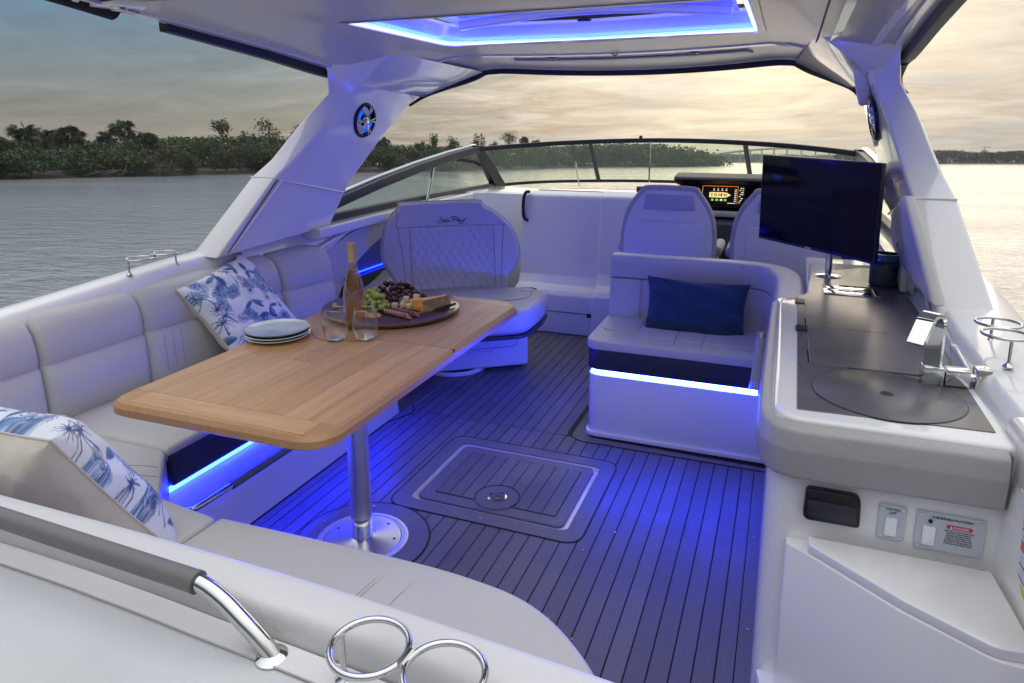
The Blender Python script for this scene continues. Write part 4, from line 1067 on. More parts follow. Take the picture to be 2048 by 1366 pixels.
# ------------------------------------------------------------------ starboard bench
def bench():
    t = thing('starboard_bench', 'grey starboard bench seat with bright light strip around its base', 'bench', (-.4, 3.3, 0))
    rd = [0, .06, 0, 0]
    B().prism(rpoly([(.03, 3.075), (-.822, 3.075), (-.822, 3.70), (.03, 3.70)], rd, 6), .0, .312, bevel=.004).build('base', 'gelcoat', t)
    B().prism(rpoly([(.03, 3.062), (-.832, 3.062), (-.832, 3.70), (.03, 3.70)], rd, 6), .0, .022, bevel=.004).build('kick_flange', 'gelcoat', t)
    def strip(off, z0, z1, x1=-.045):
        p = [(v[0], v[1]) for v in rpoly([(x1, 3.075 - off), (-.822 - off, 3.075 - off), (-.822 - off, 3.66)], [0, .06, 0], 6)]
        P = [Vector((a, b, 0)) for a, b in p]
        return B().sweep(P, [(-.006, z0), (.006, z0), (.006, z1), (-.006, z1)])
    strip(-.015, .314, .3255).build('light_strip', 'led_white', t); strip(-.013, .330, .3415).build('light_strip', 'led_white', t)
    B().prism(rpoly([(.03, 3.102), (-.798, 3.102), (-.798, 3.70), (.03, 3.70)], rd, 6), .311, .352).build('strip_channel', 'charcoal', t)
    fo = rpoly([(.02, 3.035), (-.818, 3.035), (-.818, 3.62), (.02, 3.62)], [0, .07, 0, 0], 6)
    B().prism(fo, .350, .466, bevel=.012, seg=3).build('fascia', 'charcoal', t)
    B().prism(rpoly([(.02, 3.030), (-.826, 3.030), (-.826, 3.60), (.02, 3.60)], [.01, .075, .02, .01], 6), .452, .495, bevel=.019, seg=4).build('seat_cushion', 'vinyl', t)
    # raised centre of the seat
    B().prism(rrect(-.60, -.06, 3.17, 3.53, .02, 4), .485, .499, bevel=.007, seg=3).build('seat_panel', 'vinyl', t)
    B().prism(rrect(-.79, -.615, 3.22, 3.52, .04, 4), .485, .502, bevel=.012, seg=3).build('seat_panel', 'vinyl', t)
    for x in (-.425, -.30): B().tube([(x, 3.05, .486), (x, 3.10, .4945), (x, 3.2, .5005), (x, 3.35, .5005)], .0014, 6).build('stitch', 'seam', t)
    # back, sweeping round the corner to run aft along the galley
    path = smooth_path([(-.815, 3.545, 0), (-.5, 3.548, 0), (-.2, 3.545, 0), (-.08, 3.525, 0), (.0, 3.46, 0), (.038, 3.34, 0), (.046, 3.20, 0), (.046, 3.0, 0), (.044, 2.80, 0)], 6)
    lo = rpoly([(-.075, .47), (-.055, .70), (.06, .70), (.06, .47)], [.02, .012, .01, .01], 4)
    up = rpoly([(-.058, .703), (-.052, .818), (.075, .822), (.075, .703)], [.012, .05, .05, .01], 6)
    flip = lambda pr: [(-a, b) for a, b in pr]
    B().sweep(path, flip([(-a, b) for a, b in flip(lo)][::-1]) if False else [(-a * -1, b) for a, b in lo][::1] and [(-x, z) for x, z in lo]).build('back_cushion', 'vinyl', t)
    B().sweep(path, [(-x, z) for x, z in up]).build('back_roll', 'vinyl', t)
    for x in (-.655, -.645): B().tube([(x, 3.4745, .50), (x, 3.483, .6), (x, 3.4925, .70)], .0013, 6).build('stitch', 'seam', t)
    B().tube([(-.16, 3.49, .705), (-.158, 3.488, .76), (-.16, 3.495, .81)], .0014, 6).build('stitch', 'seam', t)
    return t
bench()

# ------------------------------------------------------------------ galley
CZ = .862
def galley():
    t = thing('galley', 'starboard galley unit with dark countertop and padded aft corner', 'galley', (.25, 2.3, 0))
    body = rpoly([(.008, 1.56), (.50, 1.56), (.52, 3.30), (.40, 3.62), (.125, 3.62), (.112, 2.76), (.008, 2.71)], [.07, 0, 0, .05, .02, .02, .02], 6)
    B().prism(rpoly([(.010, 1.57), (.49, 1.57), (.49, 3.5), (.010, 3.5)], [.07, 0, 0, 0], 6), 0, .45).build('plinth', 'gelcoat', t)
    B().prism(body, 0, CZ - .012).build('cabinet', 'gelcoat', t)
    rim = rpoly([(.012, 1.556), (.475, 1.556), (.485, 3.05), (.43, 3.45), (.135, 3.45), (.118, 3.05), (.108, 2.82), (.085, 2.725), (.022, 2.69), (.012, 2.6)], [.075, .02, .05, .05, .04, .1, .1, .03, .03, .05], 8)
    B().prism(rim, CZ - .06, CZ - .001, bevel=.012, seg=4).build('counter_rim', 'gelcoat', t)
    top = rpoly([(.062, 1.603), (.449, 1.619), (.459, 2.80), (.415, 3.22), (.375, 3.385), (.138, 3.19), (.118, 2.95), (.112, 2.76), (.075, 2.735)], [.006, .006, .02, .04, .03, .05, .03, .02, .02], 5)
    ct = B().prism(top, CZ - .01, CZ + .0015, bevel=.0015, seg=1).build('countertop', 'counter', t)
    # lids over cooktop and bin: slightly proud panels with finger notches
    for y0, y1, nm in ((1.935, 2.30, 'counter_lid'), (2.304, 2.66, 'counter_lid')):
        B().prism(rrect(.098, .452, y0, y1, .012, 4), CZ - .002, CZ + .0042, bevel=.0012, seg=1).build(nm, 'counter', t)
    for y in (2.24, 2.60):
        B().prism(rpoly([(.066, y), (.099, y + .006), (.099, y + .062), (.066, y + .068)], .006, 3), CZ, CZ + .0050).build('finger_notch', 'black_plastic', t, smooth=False)
    for y0, y1 in ((1.94, 2.05), (2.31, 2.40)):
        B().box(.0935, .0965, y0, y1, CZ, CZ + .003).build('lid_edge', 'steel', t, smooth=False)
    # sink cover
    c = (.262, 1.767)
    B().lathe([(.1655, CZ + .0012), (.1655, CZ + .0021), (0, CZ + .0021)], (*c, 0), 64).build('sink_joint', 'black_plastic', t)
    s = B().lathe([(.1625, CZ + .001), (.1625, CZ + .0030), (.1610, CZ + .0036), (0, CZ + .0036)], (*c, 0), 64).build('sink_lid', 'counter', t)
    B().lathe([(.0145, CZ + .0040), (0, CZ + .0040)], (*c, 0), 24).build('finger_hole', 'ink', s)
    B().box(.19, .445, 1.930, 1.9325, CZ + .0010, CZ + .0024).build('counter_joint', 'black_plastic', t, smooth=False)
    # outlet plate set in the counter
    p = B().box(.17, .335, 2.78, 2.95, CZ + .0014, CZ + .0045, bevel=.001).build('outlet_plate', 'steel', t)
    for y in (2.795, 2.875):
        B().box(.182, .323, y, y + .06, CZ + .004, CZ + .0062, bevel=.0015).build('outlet_cover', 'chrome', p)
    B().box(.345, .362, 2.81, 2.93, CZ + .0016, CZ + .004).build('outlet_latch', 'steel', p)
    # padded bolster round the aft corner
    path = smooth_path([(.012, 2.66, 0), (.009, 2.3, 0), (.007, 1.9, 0), (.008, 1.66, 0)], 4)[:-1] + [Vector((v[0], v[1], 0)) for v in [(.008, 1.66), (.009, 1.62), (.018, 1.58), (.036, 1.556), (.062, 1.545), (.10, 1.545), (.2, 1.547), (.33, 1.550), (.455, 1.553)]]
    pr = rpoly([(-.002, .735), (.022, .728), (.030, .80), (.024, .845), (.006, .852), (-.002, .852)], [0, .02, .02, .02, .01, 0], 4)
    B().sweep(path, pr).build('bolster', 'bolster_vinyl', t)
    B().box(.456, .4605, 1.535, 1.56, .735, .85).build('bolster_gap', 'seam', t)
    # lid and locker below, widening aft
    lid = rpoly([(.105, 1.538), (.452, 1.538), (.468, 1.30), (.405, 1.292), (.268, 1.375), (.105, 1.505)], [.004, .01, .02, .06, .10, .012], 5)
    B().prism(lid, .571, .593, bevel=.006, seg=3).build('locker_lid', 'gelcoat', t)
    B().tube([(.118, 1.5365, .5925), (.44, 1.5365, .5925)], .0032, 8).build('hinge', 'grey_plastic', t)
    low = rpoly([(.060, 1.56), (.50, 1.56), (.50, 1.28), (.405, 1.288), (.266, 1.370), (.104, 1.500), (.060, 1.53)], [0, 0, 0, .06, .10, .012, .01], 5)
    B().prism(low, 0, .570, bevel=.004).build('locker', 'gelcoat', t)
    low2 = [(.015, 1.57), (.52, 1.57), (.52, .9), (.40, 1.02), (.13, 1.38), (.03, 1.50)]
    B().prism(low2, 0, .20, bevel=.01).build('step', 'gelcoat', t)
    B().box(.472, .53, .2, 1.66, .0, .895, bevel=.02, seg=3).build('side_wall', 'gelcoat', t)
    return t
galley()
def aft_fittings():
    Y = 1.5585
    y = Y - .0015
    t = thing('door_latch', 'black rectangular flush latch on the galley aft face', 'latch', (.15, Y, .66))
    B().prism(rpoly([(.093, .705), (.203, .705), (.205, .632), (.090, .630)], [.012, .018, .008, .016], 4), Y - .020, Y + .002, 'y', bevel=.006, seg=3).build('body', 'black_plastic', t)
    B().prism(rrect(.098, .196, .642, .680, .006, 3), Y - .0225, Y - .018, 'y', bevel=.002).build('paddle', 'charcoal', t)
    def panel(name, label, x0, x1, z0, z1):
        p = thing(name, label, 'switch panel', ((x0 + x1) / 2, Y, z0), group='switch panels')
        B().prism(rrect(x0, x1, z0, z1, .003, 3), Y - .004, Y + .001, 'y', bevel=.0008, seg=1).build('plate', 'grey_panel', p)
        for x in (x0 + .007, x1 - .007):
            for z in (z0 + .007, z1 - .007): B().tube([(x, Y - .0055, z), (x, Y - .003, z)], .0028, 10).build('screw', 'steel', p)
        return p
    p = panel('switch_panel', 'small grey switch panel lettered hatch lift', .2405, .293, .612, .692)
    B().prism(rrect(.2545, .2765, .622, .664, .003, 3), Y - .009, Y - .003, 'y', bevel=.002).build('rocker', 'white_switch', p)
    fr = lambda x, z: frame((x, Y - .0046, z), (1, 0, 0), (0, 0, 1))
    text('HATCH', .0075, fr(.2675, .6825), 'lettering', 'ink', p); text('LIFT', .0075, fr(.2675, .6745), 'lettering', 'ink', p)
    p = panel('switch_panel', 'wide grey switch panel with red danger label for the submersible platform', .312, .438, .606, .692)
    B().prism(rrect(.3255, .3485, .618, .661, .003, 3), Y - .009, Y - .003, 'y', bevel=.002).build('rocker', 'white_switch', p)
    B().tube([(.338, Y - .0065, .672), (.338, Y - .003, .672)], .0042, 14).build('indicator', 'ink', p)
    text('SUBMERSIBLE PLATFORM', .0068, fr(.378, .682), 'lettering', 'ink', p)
    d = B().prism(rrect(.368, .415, .6615, .6705, .0042, 4), Y - .0048, Y - .0038, 'y').build('danger_flash', 'red_ink', p, smooth=False)
    text('DANGER', .0072, frame((.3945, Y - .0052, .6660), (1, 0, 0), (0, 0, 1)), 'lettering', 'label_white', d)
    B().prism([(.3735, .6632), (.3795, .6632), (.3765, .6690)], Y - .0054, Y - .0047, 'y').build('triangle', 'label_white', d, smooth=False)
    for k in range(7):
        text('KEEP CLEAR OF THE PLATFORM WHILE MOVING'[(k * 3) % 5:(k * 3) % 5 + 30 - (k * 5) % 6], .0032, fr(.3915, .6565 - k * .0048), 'lettering', 'ink', p)
    # warning label sheet on the starboard wall
    X = .4705
    w = thing('warning_label', 'tall white warning label with yellow and orange bands on the wall at right', 'label', (X, 1.40, .55))
    B().prism([(1.505, .80), (1.14, .80), (1.14, .575), (1.468, .575), (1.468, .60)], X - .0009, X + .001, 'x').build('sheet', 'label_white', w, smooth=False)
    for z, m, y1 in ((.748, 'yellow_ink', 1.475), (.700, 'orange_ink', 1.48), (.628, 'yellow_ink', 1.462)):
        B().prism([(y1, z), (y1 - .24, z), (y1 - .24, z + .013), (y1, z + .013)], X - .0014, X - .0008, 'x').build('band', m, w, smooth=False)
    for k, z in enumerate((.785, .779, .773, .767, .739, .733, .727, .721, .715, .691, .685, .679, .673, .667, .661, .655, .649, .643, .616, .610, .604, .598, .592, .586)):
        e = 1.470 - (k * 7 % 5) * .002
        B().prism([(e, z), (e - .20 - (k * 11 % 7) * .006, z), (e - .20 - (k * 11 % 7) * .006, z + .0026), (e, z + .0026)], X - .0014, X - .0008, 'x').build('print_line', 'pale_ink' if k % 4 else 'ink', w, smooth=False)
aft_fittings()
def faucet():
    x, y, z = .385, 1.895, CZ + .002
    t = thing('faucet', 'square chrome folding faucet beside the round sink lid', 'faucet', (x, y, z))
    m = Matrix.Translation((x, y, z)) @ Matrix.Rotation(R(2), 4, 'Z')
    B().box(-.034, .012, -.022, .022, 0, .044, bevel=.003, m=m).build('body', 'chrome', t)
    B().box(.014, .068, -.021, .021, .002, .042, bevel=.003, m=m).build('body', 'chrome', t)
    # flat spout: riser, tight bend and blade
    ms = m @ Matrix.Translation((-.012, 0, 0)) @ Matrix.Rotation(R(52), 4, 'Z')
    P = [(0, 0, .040), (0, 0, .10), (0, 0, .143)] + [(-.032 + .032 * math.cos(a), 0, .143 + .036 * math.sin(a)) for a in [R(15 * i) for i in range(1, 11)]] + [(-.092, 0, .115)]
    rings = []
    for i, p in enumerate(P):
        q0 = Vector(P[max(i - 1, 0)]); q1 = Vector(P[min(i + 1, len(P) - 1)]); tg = (q1 - q0).normalized(); s = Vector((0, 1, 0)); nn = tg.cross(s).normalized(); h = .0060; w = .0195
        rings.append([ms @ (Vector(p) + s * w + nn * h), ms @ (Vector(p) + s * w - nn * h), ms @ (Vector(p) - s * w - nn * h), ms @ (Vector(p) - s * w + nn * h)])
    B().loft(rings).build('spout', 'chrome', t, ang=40)
    k = B(); k.tube([m @ Vector((.068, 0, .022)), m @ Vector((.078, 0, .022))], .012, 16).build('collar', 'chrome', t)
    B().prism([(-.024, -.004), (.024, -.004), (.019, .050), (-.019, .050)], .078, .112, 'x', bevel=.003, m=m).build('handle', 'chrome', t)
    B().prism([(-.018, .004), (.018, .004), (.014, .043), (-.014, .043)], .1121, .1128, 'x', m=m).build('handle_inset', 'black_gloss', t)
faucet()
def galley_rail():
    t = thing('galley_grab_rail', 'short grey leather and steel grab rail on the galley side', 'grab rail', (-.03, 2.5, .58))
    a, b = Vector((-.034, 2.46, .775)), Vector((-.046, 2.44, .588))
    B().tube([a, b], .0185, 18).build('grip', 'grey_plastic', t)
    B().tube([b + (a - b) * .12, b - (a - b) * .02], .0195, 18).build('end_cap', 'steel', t); B().tube([a - (a - b) * .03, a + (a - b) * .04], .0195, 18).build('end_cap', 'steel', t)
    for p in (a, b): B().tube([p, Vector((.02, p.y + .02, p.z - .01))], .010, 14).build('standoff', 'steel', t)
galley_rail()
def tv():
    t = thing('television', 'flat black television on a steel post at the forward end of the galley', 'television', (.198, 3.12, CZ))
    # the screen turns a little to port and leans down
    C = Vector((.125, 3.035, 1.172)); m = Matrix.Translation(C) @ Matrix.Rotation(-.832, 4, 'Z') @ Matrix.Rotation(.008, 4, 'Y') @ Matrix.Rotation(.025, 4, 'X')
    W, Hh = .310, .185
    B().prism(rrect(-W, W, -Hh, Hh, .004, 3), -.012, .006, 'y', bevel=.003, m=m).build('case', 'black_plastic', t)
    B().prism(rrect(-W + .006, W - .006, -Hh + .012, Hh - .006, .002, 2), -.0135, -.0118, 'y', m=m).build('screen', 'black_gloss', t, smooth=False)
    B().box(-.03, .002, -.0142, -.0125, -Hh + .003, -Hh + .0085, m=m).build('badge', 'pale_ink', t, smooth=False)
    B().box(-.14, .14, .006, .034, -.12, .10, bevel=.01, m=m).build('back_cover', 'black_plastic', t)
    B().tube([(.198, 3.13, CZ), (.198, 3.13, 1.14)], .0135, 20).build('post', 'chrome', t)
    B().box(.13, .21, 3.06, 3.14, 1.10, 1.17, bevel=.006).build('bracket', 'black_plastic', t)
    B().lathe([(.050, 0), (.050, .004), (.040, .009), (.0145, .012)], (.198, 3.13, CZ + .001), 32).build('base', 'chrome', t)
tv()
def jar():
    x, y = .396, 3.02
    t = thing('candle_jar', 'dark blue glass candle jar on the galley counter by the television', 'jar', (x, y, CZ))
    B().lathe([(0, 0), (.050, 0), (.056, .006), (.057, .085), (.054, .096), (.047, .102)], (x, y, CZ + .002), 40).build('body', 'jar_dark', t)
    B().lathe([(.047, .100), (.048, .104), (.0475, .122), (.050, .124), (.050, .128), (.045, .129), (.043, .108), (0, .106)], (x, y, CZ + .002), 40).build('neck', 'jar_glass', t)
jar()
def wall_bits():
    t = thing('outlet_box', 'small white outlet box on the starboard coaming by the candle jar', 'outlet', (.452, 2.95, .93))
    B().box(.435, .462, 2.90, 2.99, CZ + .005, CZ + .115, bevel=.006).build('box', 'gel_smooth', t)
    B().box(.4325, .436, 2.915, 2.975, CZ + .03, CZ + .09, bevel=.002).build('flap', 'grey_plastic', t)
    B().lathe([(.045, 0), (.042, .012), (0, .016)], (0, 0, 0), 28).build('cover', 'gel_smooth', t, local=True)
    bpy.data.objects['cover'].matrix_basis = wm(t).inverted() @ frame((.47, 2.86, CZ + .06), (0, 1, 0), (0, 0, 1)) @ Matrix.Rotation(R(180), 4, 'X')
    h = thing('hook', 'small black hook above the outlet box on the starboard side', 'hook', (.45, 2.99, .99))
    B().box(.438, .470, 2.985, 3.02, .985, 1.01, bevel=.003).build('plate', 'black_plastic', h)
    B().tube(smooth_path([(.44, 3.0, 1.005), (.425, 3.0, 1.03), (.43, 3.01, 1.06), (.435, 3.02, 1.10)], 4), .004, 8).build('arm', 'black_plastic', h)
    s = thing('cleat', 'stainless cleat on the starboard gunwale at the picture edge', 'cleat', (.69, 2.15, .93))
    B().tube(smooth_path([(.665, 2.02, .935), (.672, 2.08, .955), (.68, 2.15, .96), (.688, 2.22, .955), (.692, 2.28, .935)], 5), [.006] + [.008] * 19 + [.006], 10).build('horn', 'chrome', s)
    for y in (2.10, 2.20): B().tube([(.676 + (y - 2.1) * .08, y, .91), (.676 + (y - 2.1) * .08, y, .955)], .008, 12).build('leg', 'chrome', s)
    g = thing('coaming_rail', 'slim white rail along the starboard coaming behind the faucet', 'rail', (.46, 2.1, .88))
    B().tube([(.462, 1.90, .885), (.466, 2.12, .895)], .006, 10).build('bar', 'gel_smooth', g)
    B().box(.456, .470, 2.11, 2.135, .882, .902, bevel=.003).build('stop', 'gel_smooth', g)
wall_bits()

# ------------------------------------------------------------------ helm
def helm_seat(x, label):
    t = thing('helm_chair', label, 'chair', (x, 4.2, 0), group='helm chairs')
    Y = 4.16
    pts = [(-.250, .40), (-.268, .62), (-.276, .76), (-.274, .85), (-.258, .945), (-.225, 1.02), (-.185, 1.075), (-.166, 1.098), (-.145, 1.116), (0, 1.120), (.145, 1.113), (.166, 1.094), (.185, 1.070), (.225, 1.015), (.258, .94), (.274, .845), (.276, .755), (.268, .62), (.250, .40)]
    pts = [(v.x, v.y) for v in smooth_path([(a, b, 0) for a, b in pts], 3)]
    def ring(k, y): return [Vector((x + a * (1 - k), Y + y - (b - .7) * -.10, .62 + (b - .62) * (1 - k))) for a, b in pts]
    B().loft([ring(.02, .10), ring(0, .085), ring(0, .03), ring(.012, .018)]).build('upholstery', 'vinyl', t)
    B().tube(ring(.012, .022), .016, 10).build('bolster_edge', 'vinyl', t)
    B().loft([ring(.03, .02), ring(.05, .0), ring(.09, -.004)]).build('back_shell', 'gel_smooth', t)
    def pan(x0, x1, z0, z1, d, mt, nm, k=.0):
        pl = rpoly([(x + x0, z0), (x + x1, z0), (x + x1 - k, z1), (x + x0 + k, z1)], .015, 4)
        m = Matrix(((1, 0, 0, 0), (0, 1, .10, -.07), (0, 0, 1, 0), (0, 0, 0, 1)))
        return B().prism(pl, Y - .006 - d, Y + .01, 'y', bevel=.006, seg=3, m=m).build(nm, mt, t)
    pan(-.150, .158, .985, 1.072, .012, 'vinyl', 'headrest_pad', .012)
    pan(-.20, .215, .62, .905, .006, 'gel_smooth', 'back_panel')
    pan(-.165, .165, .915, .952, .003, 'gel_smooth', 'back_rib')
    B().rbox(.54, .46, .14, .04, (0, 0, .012), (8, 8, 4), lambda p: p + Vector((x, Y + .30, .62))).build('seat_cushion', 'vinyl', t)
    for s in (-1, 1): B().rbox(.06, .32, .07, .028, (0, 0, 0), (3, 6, 3), lambda p: p + Vector((x + s * .285, Y + .22, .74))).build('armrest', 'vinyl', t)
    B().lathe([(.12, 0), (.09, .02), (.06, .05), (.055, .56)], (x, Y + .3, 0), 24).build('pedestal', 'gel_smooth', t)
helm_seat(-.635, 'white backed helm chair left of the chart display')
helm_seat(.015, 'white backed helm chair partly hidden by the television')
def dash():
    t = thing('helm_dash', 'dark helm dashboard with hood ahead of the helm seats', 'dashboard', (-.3, 5.1, 0))
    B().prism([(4.95, 0), (5.8, 0), (5.8, 1.0), (5.22, 1.055), (5.10, .86), (4.98, .80)], -.72, .42, 'x', bevel=.01).build('console', 'charcoal', t)
    hood = rpoly([(5.03, 1.098), (5.05, 1.118), (5.25, 1.135), (5.75, 1.05), (5.75, 1.0), (5.2, 1.05), (5.10, 1.075)], .008, 3)
    B().prism(hood, -.735, .42, 'x', bevel=.008).build('hood', 'navy_trim', t)
    B().prism([(5.08, .90), (5.20, 1.085), (5.5, 1.08), (5.5, .85)], -.70, .40, 'x').build('fascia', 'black_plastic', t)
    B().box(-.66, .38, 5.02, 5.06, .845, .885, bevel=.01).build('ledge', 'grey_plastic', t)
    for z in (.80, .765): B().box(-.30, -.15, 4.965, 4.985, z, z + .02, bevel=.004).build('trim_bar', 'grey_plastic', t)
    B().prism([(4.95, .30), (5.02, .80), (5.06, .80), (5.06, .30)], -.55, .38, 'x').build('switch_bank', 'black_gloss', t)
    for k, (x, z, m) in enumerate(((-.285, .755, 'scr_white'), (-.290, .705, 'scr_white'))):
        B().tube([(x, 4.985 + (z - .6) * .14 - .012, z), (x, 4.97 + (z - .6) * .14, z)], .013, 16).build('push_button', 'steel', t)
    B().box(-.335, -.30, 4.960, 4.966, .672, .677).build('switch_lamp', 'scr_red', t, smooth=False)
    # chart screen, flat on the fascia
    nv = Vector((0, -.839, .544))
    def scr(x0, label):
        f = frame((x0, 5.128, .984), (1, 0, 0), (0, .544, .839))
        d = thing('chart_display', label, 'display', (x0, 5.128, .984), group='helm displays')
        B().prism(rrect(-.19, .19, -.098, .098, .006, 3), -.004, .012, 'z', m=f).build('bezel', 'black_gloss', d)
        q = lambda a, b, c, e, z=.0126, mt='scr_black', nm='pixel_block': B().box(a, b, c, e, z, z + .0004, m=f).build(nm, mt, d, smooth=False)
        q(-.155, .135, -.075, .075, .0122, 'scr_black', 'screen')
        q(-.150, .085, .068, .072, .0130, 'scr_orange'); q(.083, .086, -.07, .072, .0131, 'scr_orange'); q(-.160, -.156, -.02, .072, .0131, 'scr_gold')
        hull = [(-.108, -.020), (-.018, -.022), (.012, -.018), (.040, .0), (.012, .018), (-.018, .022), (-.108, .020)]
        B().prism(hull, .0130, .0135, m=f).build('boat_icon', 'scr_cream', d, smooth=False)
        for a, b in ((-.098, -.085), (-.075, -.055), (-.045, -.030), (-.010, .012)): q(a, b, -.010, .010, .0138, 'scr_gold')
        q(-.028, -.020, -.012, .012, .0138, 'scr_black')
        for a in (-.085, -.057, -.028, .0): q(a, a + .012, .034, .040, .0130, 'scr_cream'); q(a + .003, a + .009, .044, .053, .0130, 'scr_white')
        for a, m in ((-.092, 'scr_green'), (-.062, 'scr_green'), (-.032, 'scr_white'), (-.004, 'scr_green')): q(a, a + .017, -.048, -.032, .0130, m)
        q(.02, .075, -.066, -.061, .0130, 'scr_white')
        for k in range(7): q(.064, .077, -.05 + k * .015, -.043 + k * .015, .0130, 'scr_white' if k % 2 else 'scr_cream')
        for k in range(8):
            q(.095 + (k % 3) * .006, .104 + (k % 3) * .008, -.06 + k * .016, -.052 + k * .016, .0130, 'scr_white')
            if k > 3: q(.116, .124, -.06 + k * .016, -.053 + k * .016, .0130, 'scr_white')
    scr(-.385, 'lit chart display showing a boat outline between the helm seats'); scr(.03, 'second helm display mostly hidden behind the television')
    # steering wheel rim glimpsed behind the television
    w = thing('steering_wheel', 'dark steering wheel hidden behind the television', 'steering wheel', (.05, 4.9, .80))
    f = frame((.05, 4.88, .80), (1, 0, 0), (0, .45, .89))
    B().tube([f @ Vector((.17 * math.cos(a), .17 * math.sin(a), 0)) for a in [2 * math.pi * i / 40 for i in range(40)]], .014, 10, closed=True).build('rim', 'black_plastic', w)
    for a in (R(90), R(210), R(330)): B().tube([f @ Vector((0, 0, -.02)), f @ Vector((.17 * math.cos(a), .17 * math.sin(a), 0))], .010, 8).build('spoke', 'steel', w)
dash()
def console():
    t = thing('companionway_console', 'white moulded companionway console with step and sliding door', 'console', (-1.5, 4.75, 0))
    pr = rpoly([(4.60, 0), (4.60, .285), (4.625, .315), (4.70, .335), (4.735, .40), (4.80, .98), (4.86, 1.005), (5.75, .915), (5.75, 0)], [0, .02, .02, .03, .03, .04, .03, 0, 0], 4)
    B().prism(pr, -1.80, -1.20, 'x', bevel=.012, seg=3).build('cabinet', 'gelcoat', t)
    pr2 = rpoly([(4.565, 0), (4.565, .30), (4.60, .34), (4.66, .36), (4.70, .44), (4.76, .985), (4.84, 1.020), (5.75, .925), (5.75, 0)], [0, .02, .02, .03, .03, .04, .03, 0, 0], 4)
    B().prism(pr2, -1.20, -.72, 'x', bevel=.014, seg=3).build('cabinet', 'gelcoat', t)
    B().box(-1.79, -1.22, 4.594, 4.60, .162, .167).build('drawer_gap', 'seam', t, smooth=False)
    B().box(-1.235, -1.205, 4.575, 4.60, .145, .172, bevel=.004).build('latch', 'black_plastic', t)
    B().prism([(4.92, .985), (5.6, .92), (5.6, .938), (4.92, 1.008)], -1.72, -1.10, 'x', bevel=.004).build('sliding_hatch', 'grey_plastic', t)
    B().prism([(4.90, .98), (5.5, .93), (5.5, .97), (4.93, 1.052)], -.98, -.70, 'x', bevel=.006).build('chart_flat', 'charcoal', t)
    g = thing('companionway_grab_rail', 'black grab rail on the edge of the companionway', 'grab rail', (-1.76, 4.80, .85))
    B().tube(smooth_path([(-1.748, 4.80, 1.0), (-1.765, 4.775, .995), (-1.778, 4.765, .95), (-1.782, 4.765, .88), (-1.778, 4.765, .82), (-1.762, 4.775, .795), (-1.745, 4.80, .79)], 5), .013, 10).build('grip', 'black_plastic', g)
    B().box(-2.44, -1.80, 5.05, 5.62, .0, .955, bevel=.012).build('bulkhead', 'gelcoat', t)
    l = thing('courtesy_light', 'small blue courtesy light beside the companionway', 'light', (-1.82, 5.04, .80))
    B().box(-1.835, -1.805, 5.03, 5.05, .795, .825, bevel=.004).build('lens', 'led_small', l)
    # port side cabinet and lit cubby behind the swivel seat
    c = thing('port_cabinet', 'grey padded port side panel with blue lit cubby', 'cabinet', (-2.4, 3.8, 0))
    b = B()
    P = [(2.96, .0), (5.5, .0), (5.5, .93), (4.6, .93), (4.1, .925), (3.75, .90), (3.45, .85), (3.20, .78), (2.96, .70)]
    B().prism(P, -2.47, -2.40, 'x', bevel=.01).build('side_panel', 'vinyl', c)
    hole = [(v.x, v.y) for v in smooth_path([(3.36, .585, 0), (3.50, .66, 0), (3.70, .745, 0), (3.92, .80, 0), (4.3, .83, 0), (4.75, .835, 0)], 5)] + [(4.75, .60), (4.3, .60)]
    B().prism(hole, -2.4008, -2.398, 'x').build('cubby', 'cubby_glow_tint', c, smooth=False)
    B().box(-2.399, -2.392, 3.5, 4.7, .598, .606).build('cubby_light', 'led_glow', c)
    B().prism([(3.36, .585), (4.75, .60), (4.75, .585), (3.4, .565)], -2.40, -2.36, 'x').build('cubby_sill', 'charcoal', c)
    B().prism([(3.30, .47), (3.62, .50), (3.72, .53), (3.80, .56), (3.35, .55)], -2.40, -2.393, 'x').build('vent', 'black_plastic', c)
    B().prism([(3.0, .0), (3.0, .44), (4.4, .52), (4.6, .52), (4.6, 0)], -2.40, -2.30, 'x', bevel=.01).build('lower_panel', 'gelcoat', c)
    B().tube([(-2.395, y, z) for y, z in ((3.10, .80), (3.45, .88), (3.75, .925), (4.1, .948), (4.6, .952), (5.3, .952))], .012, 8).build('welt', 'gel_smooth', c)
console()

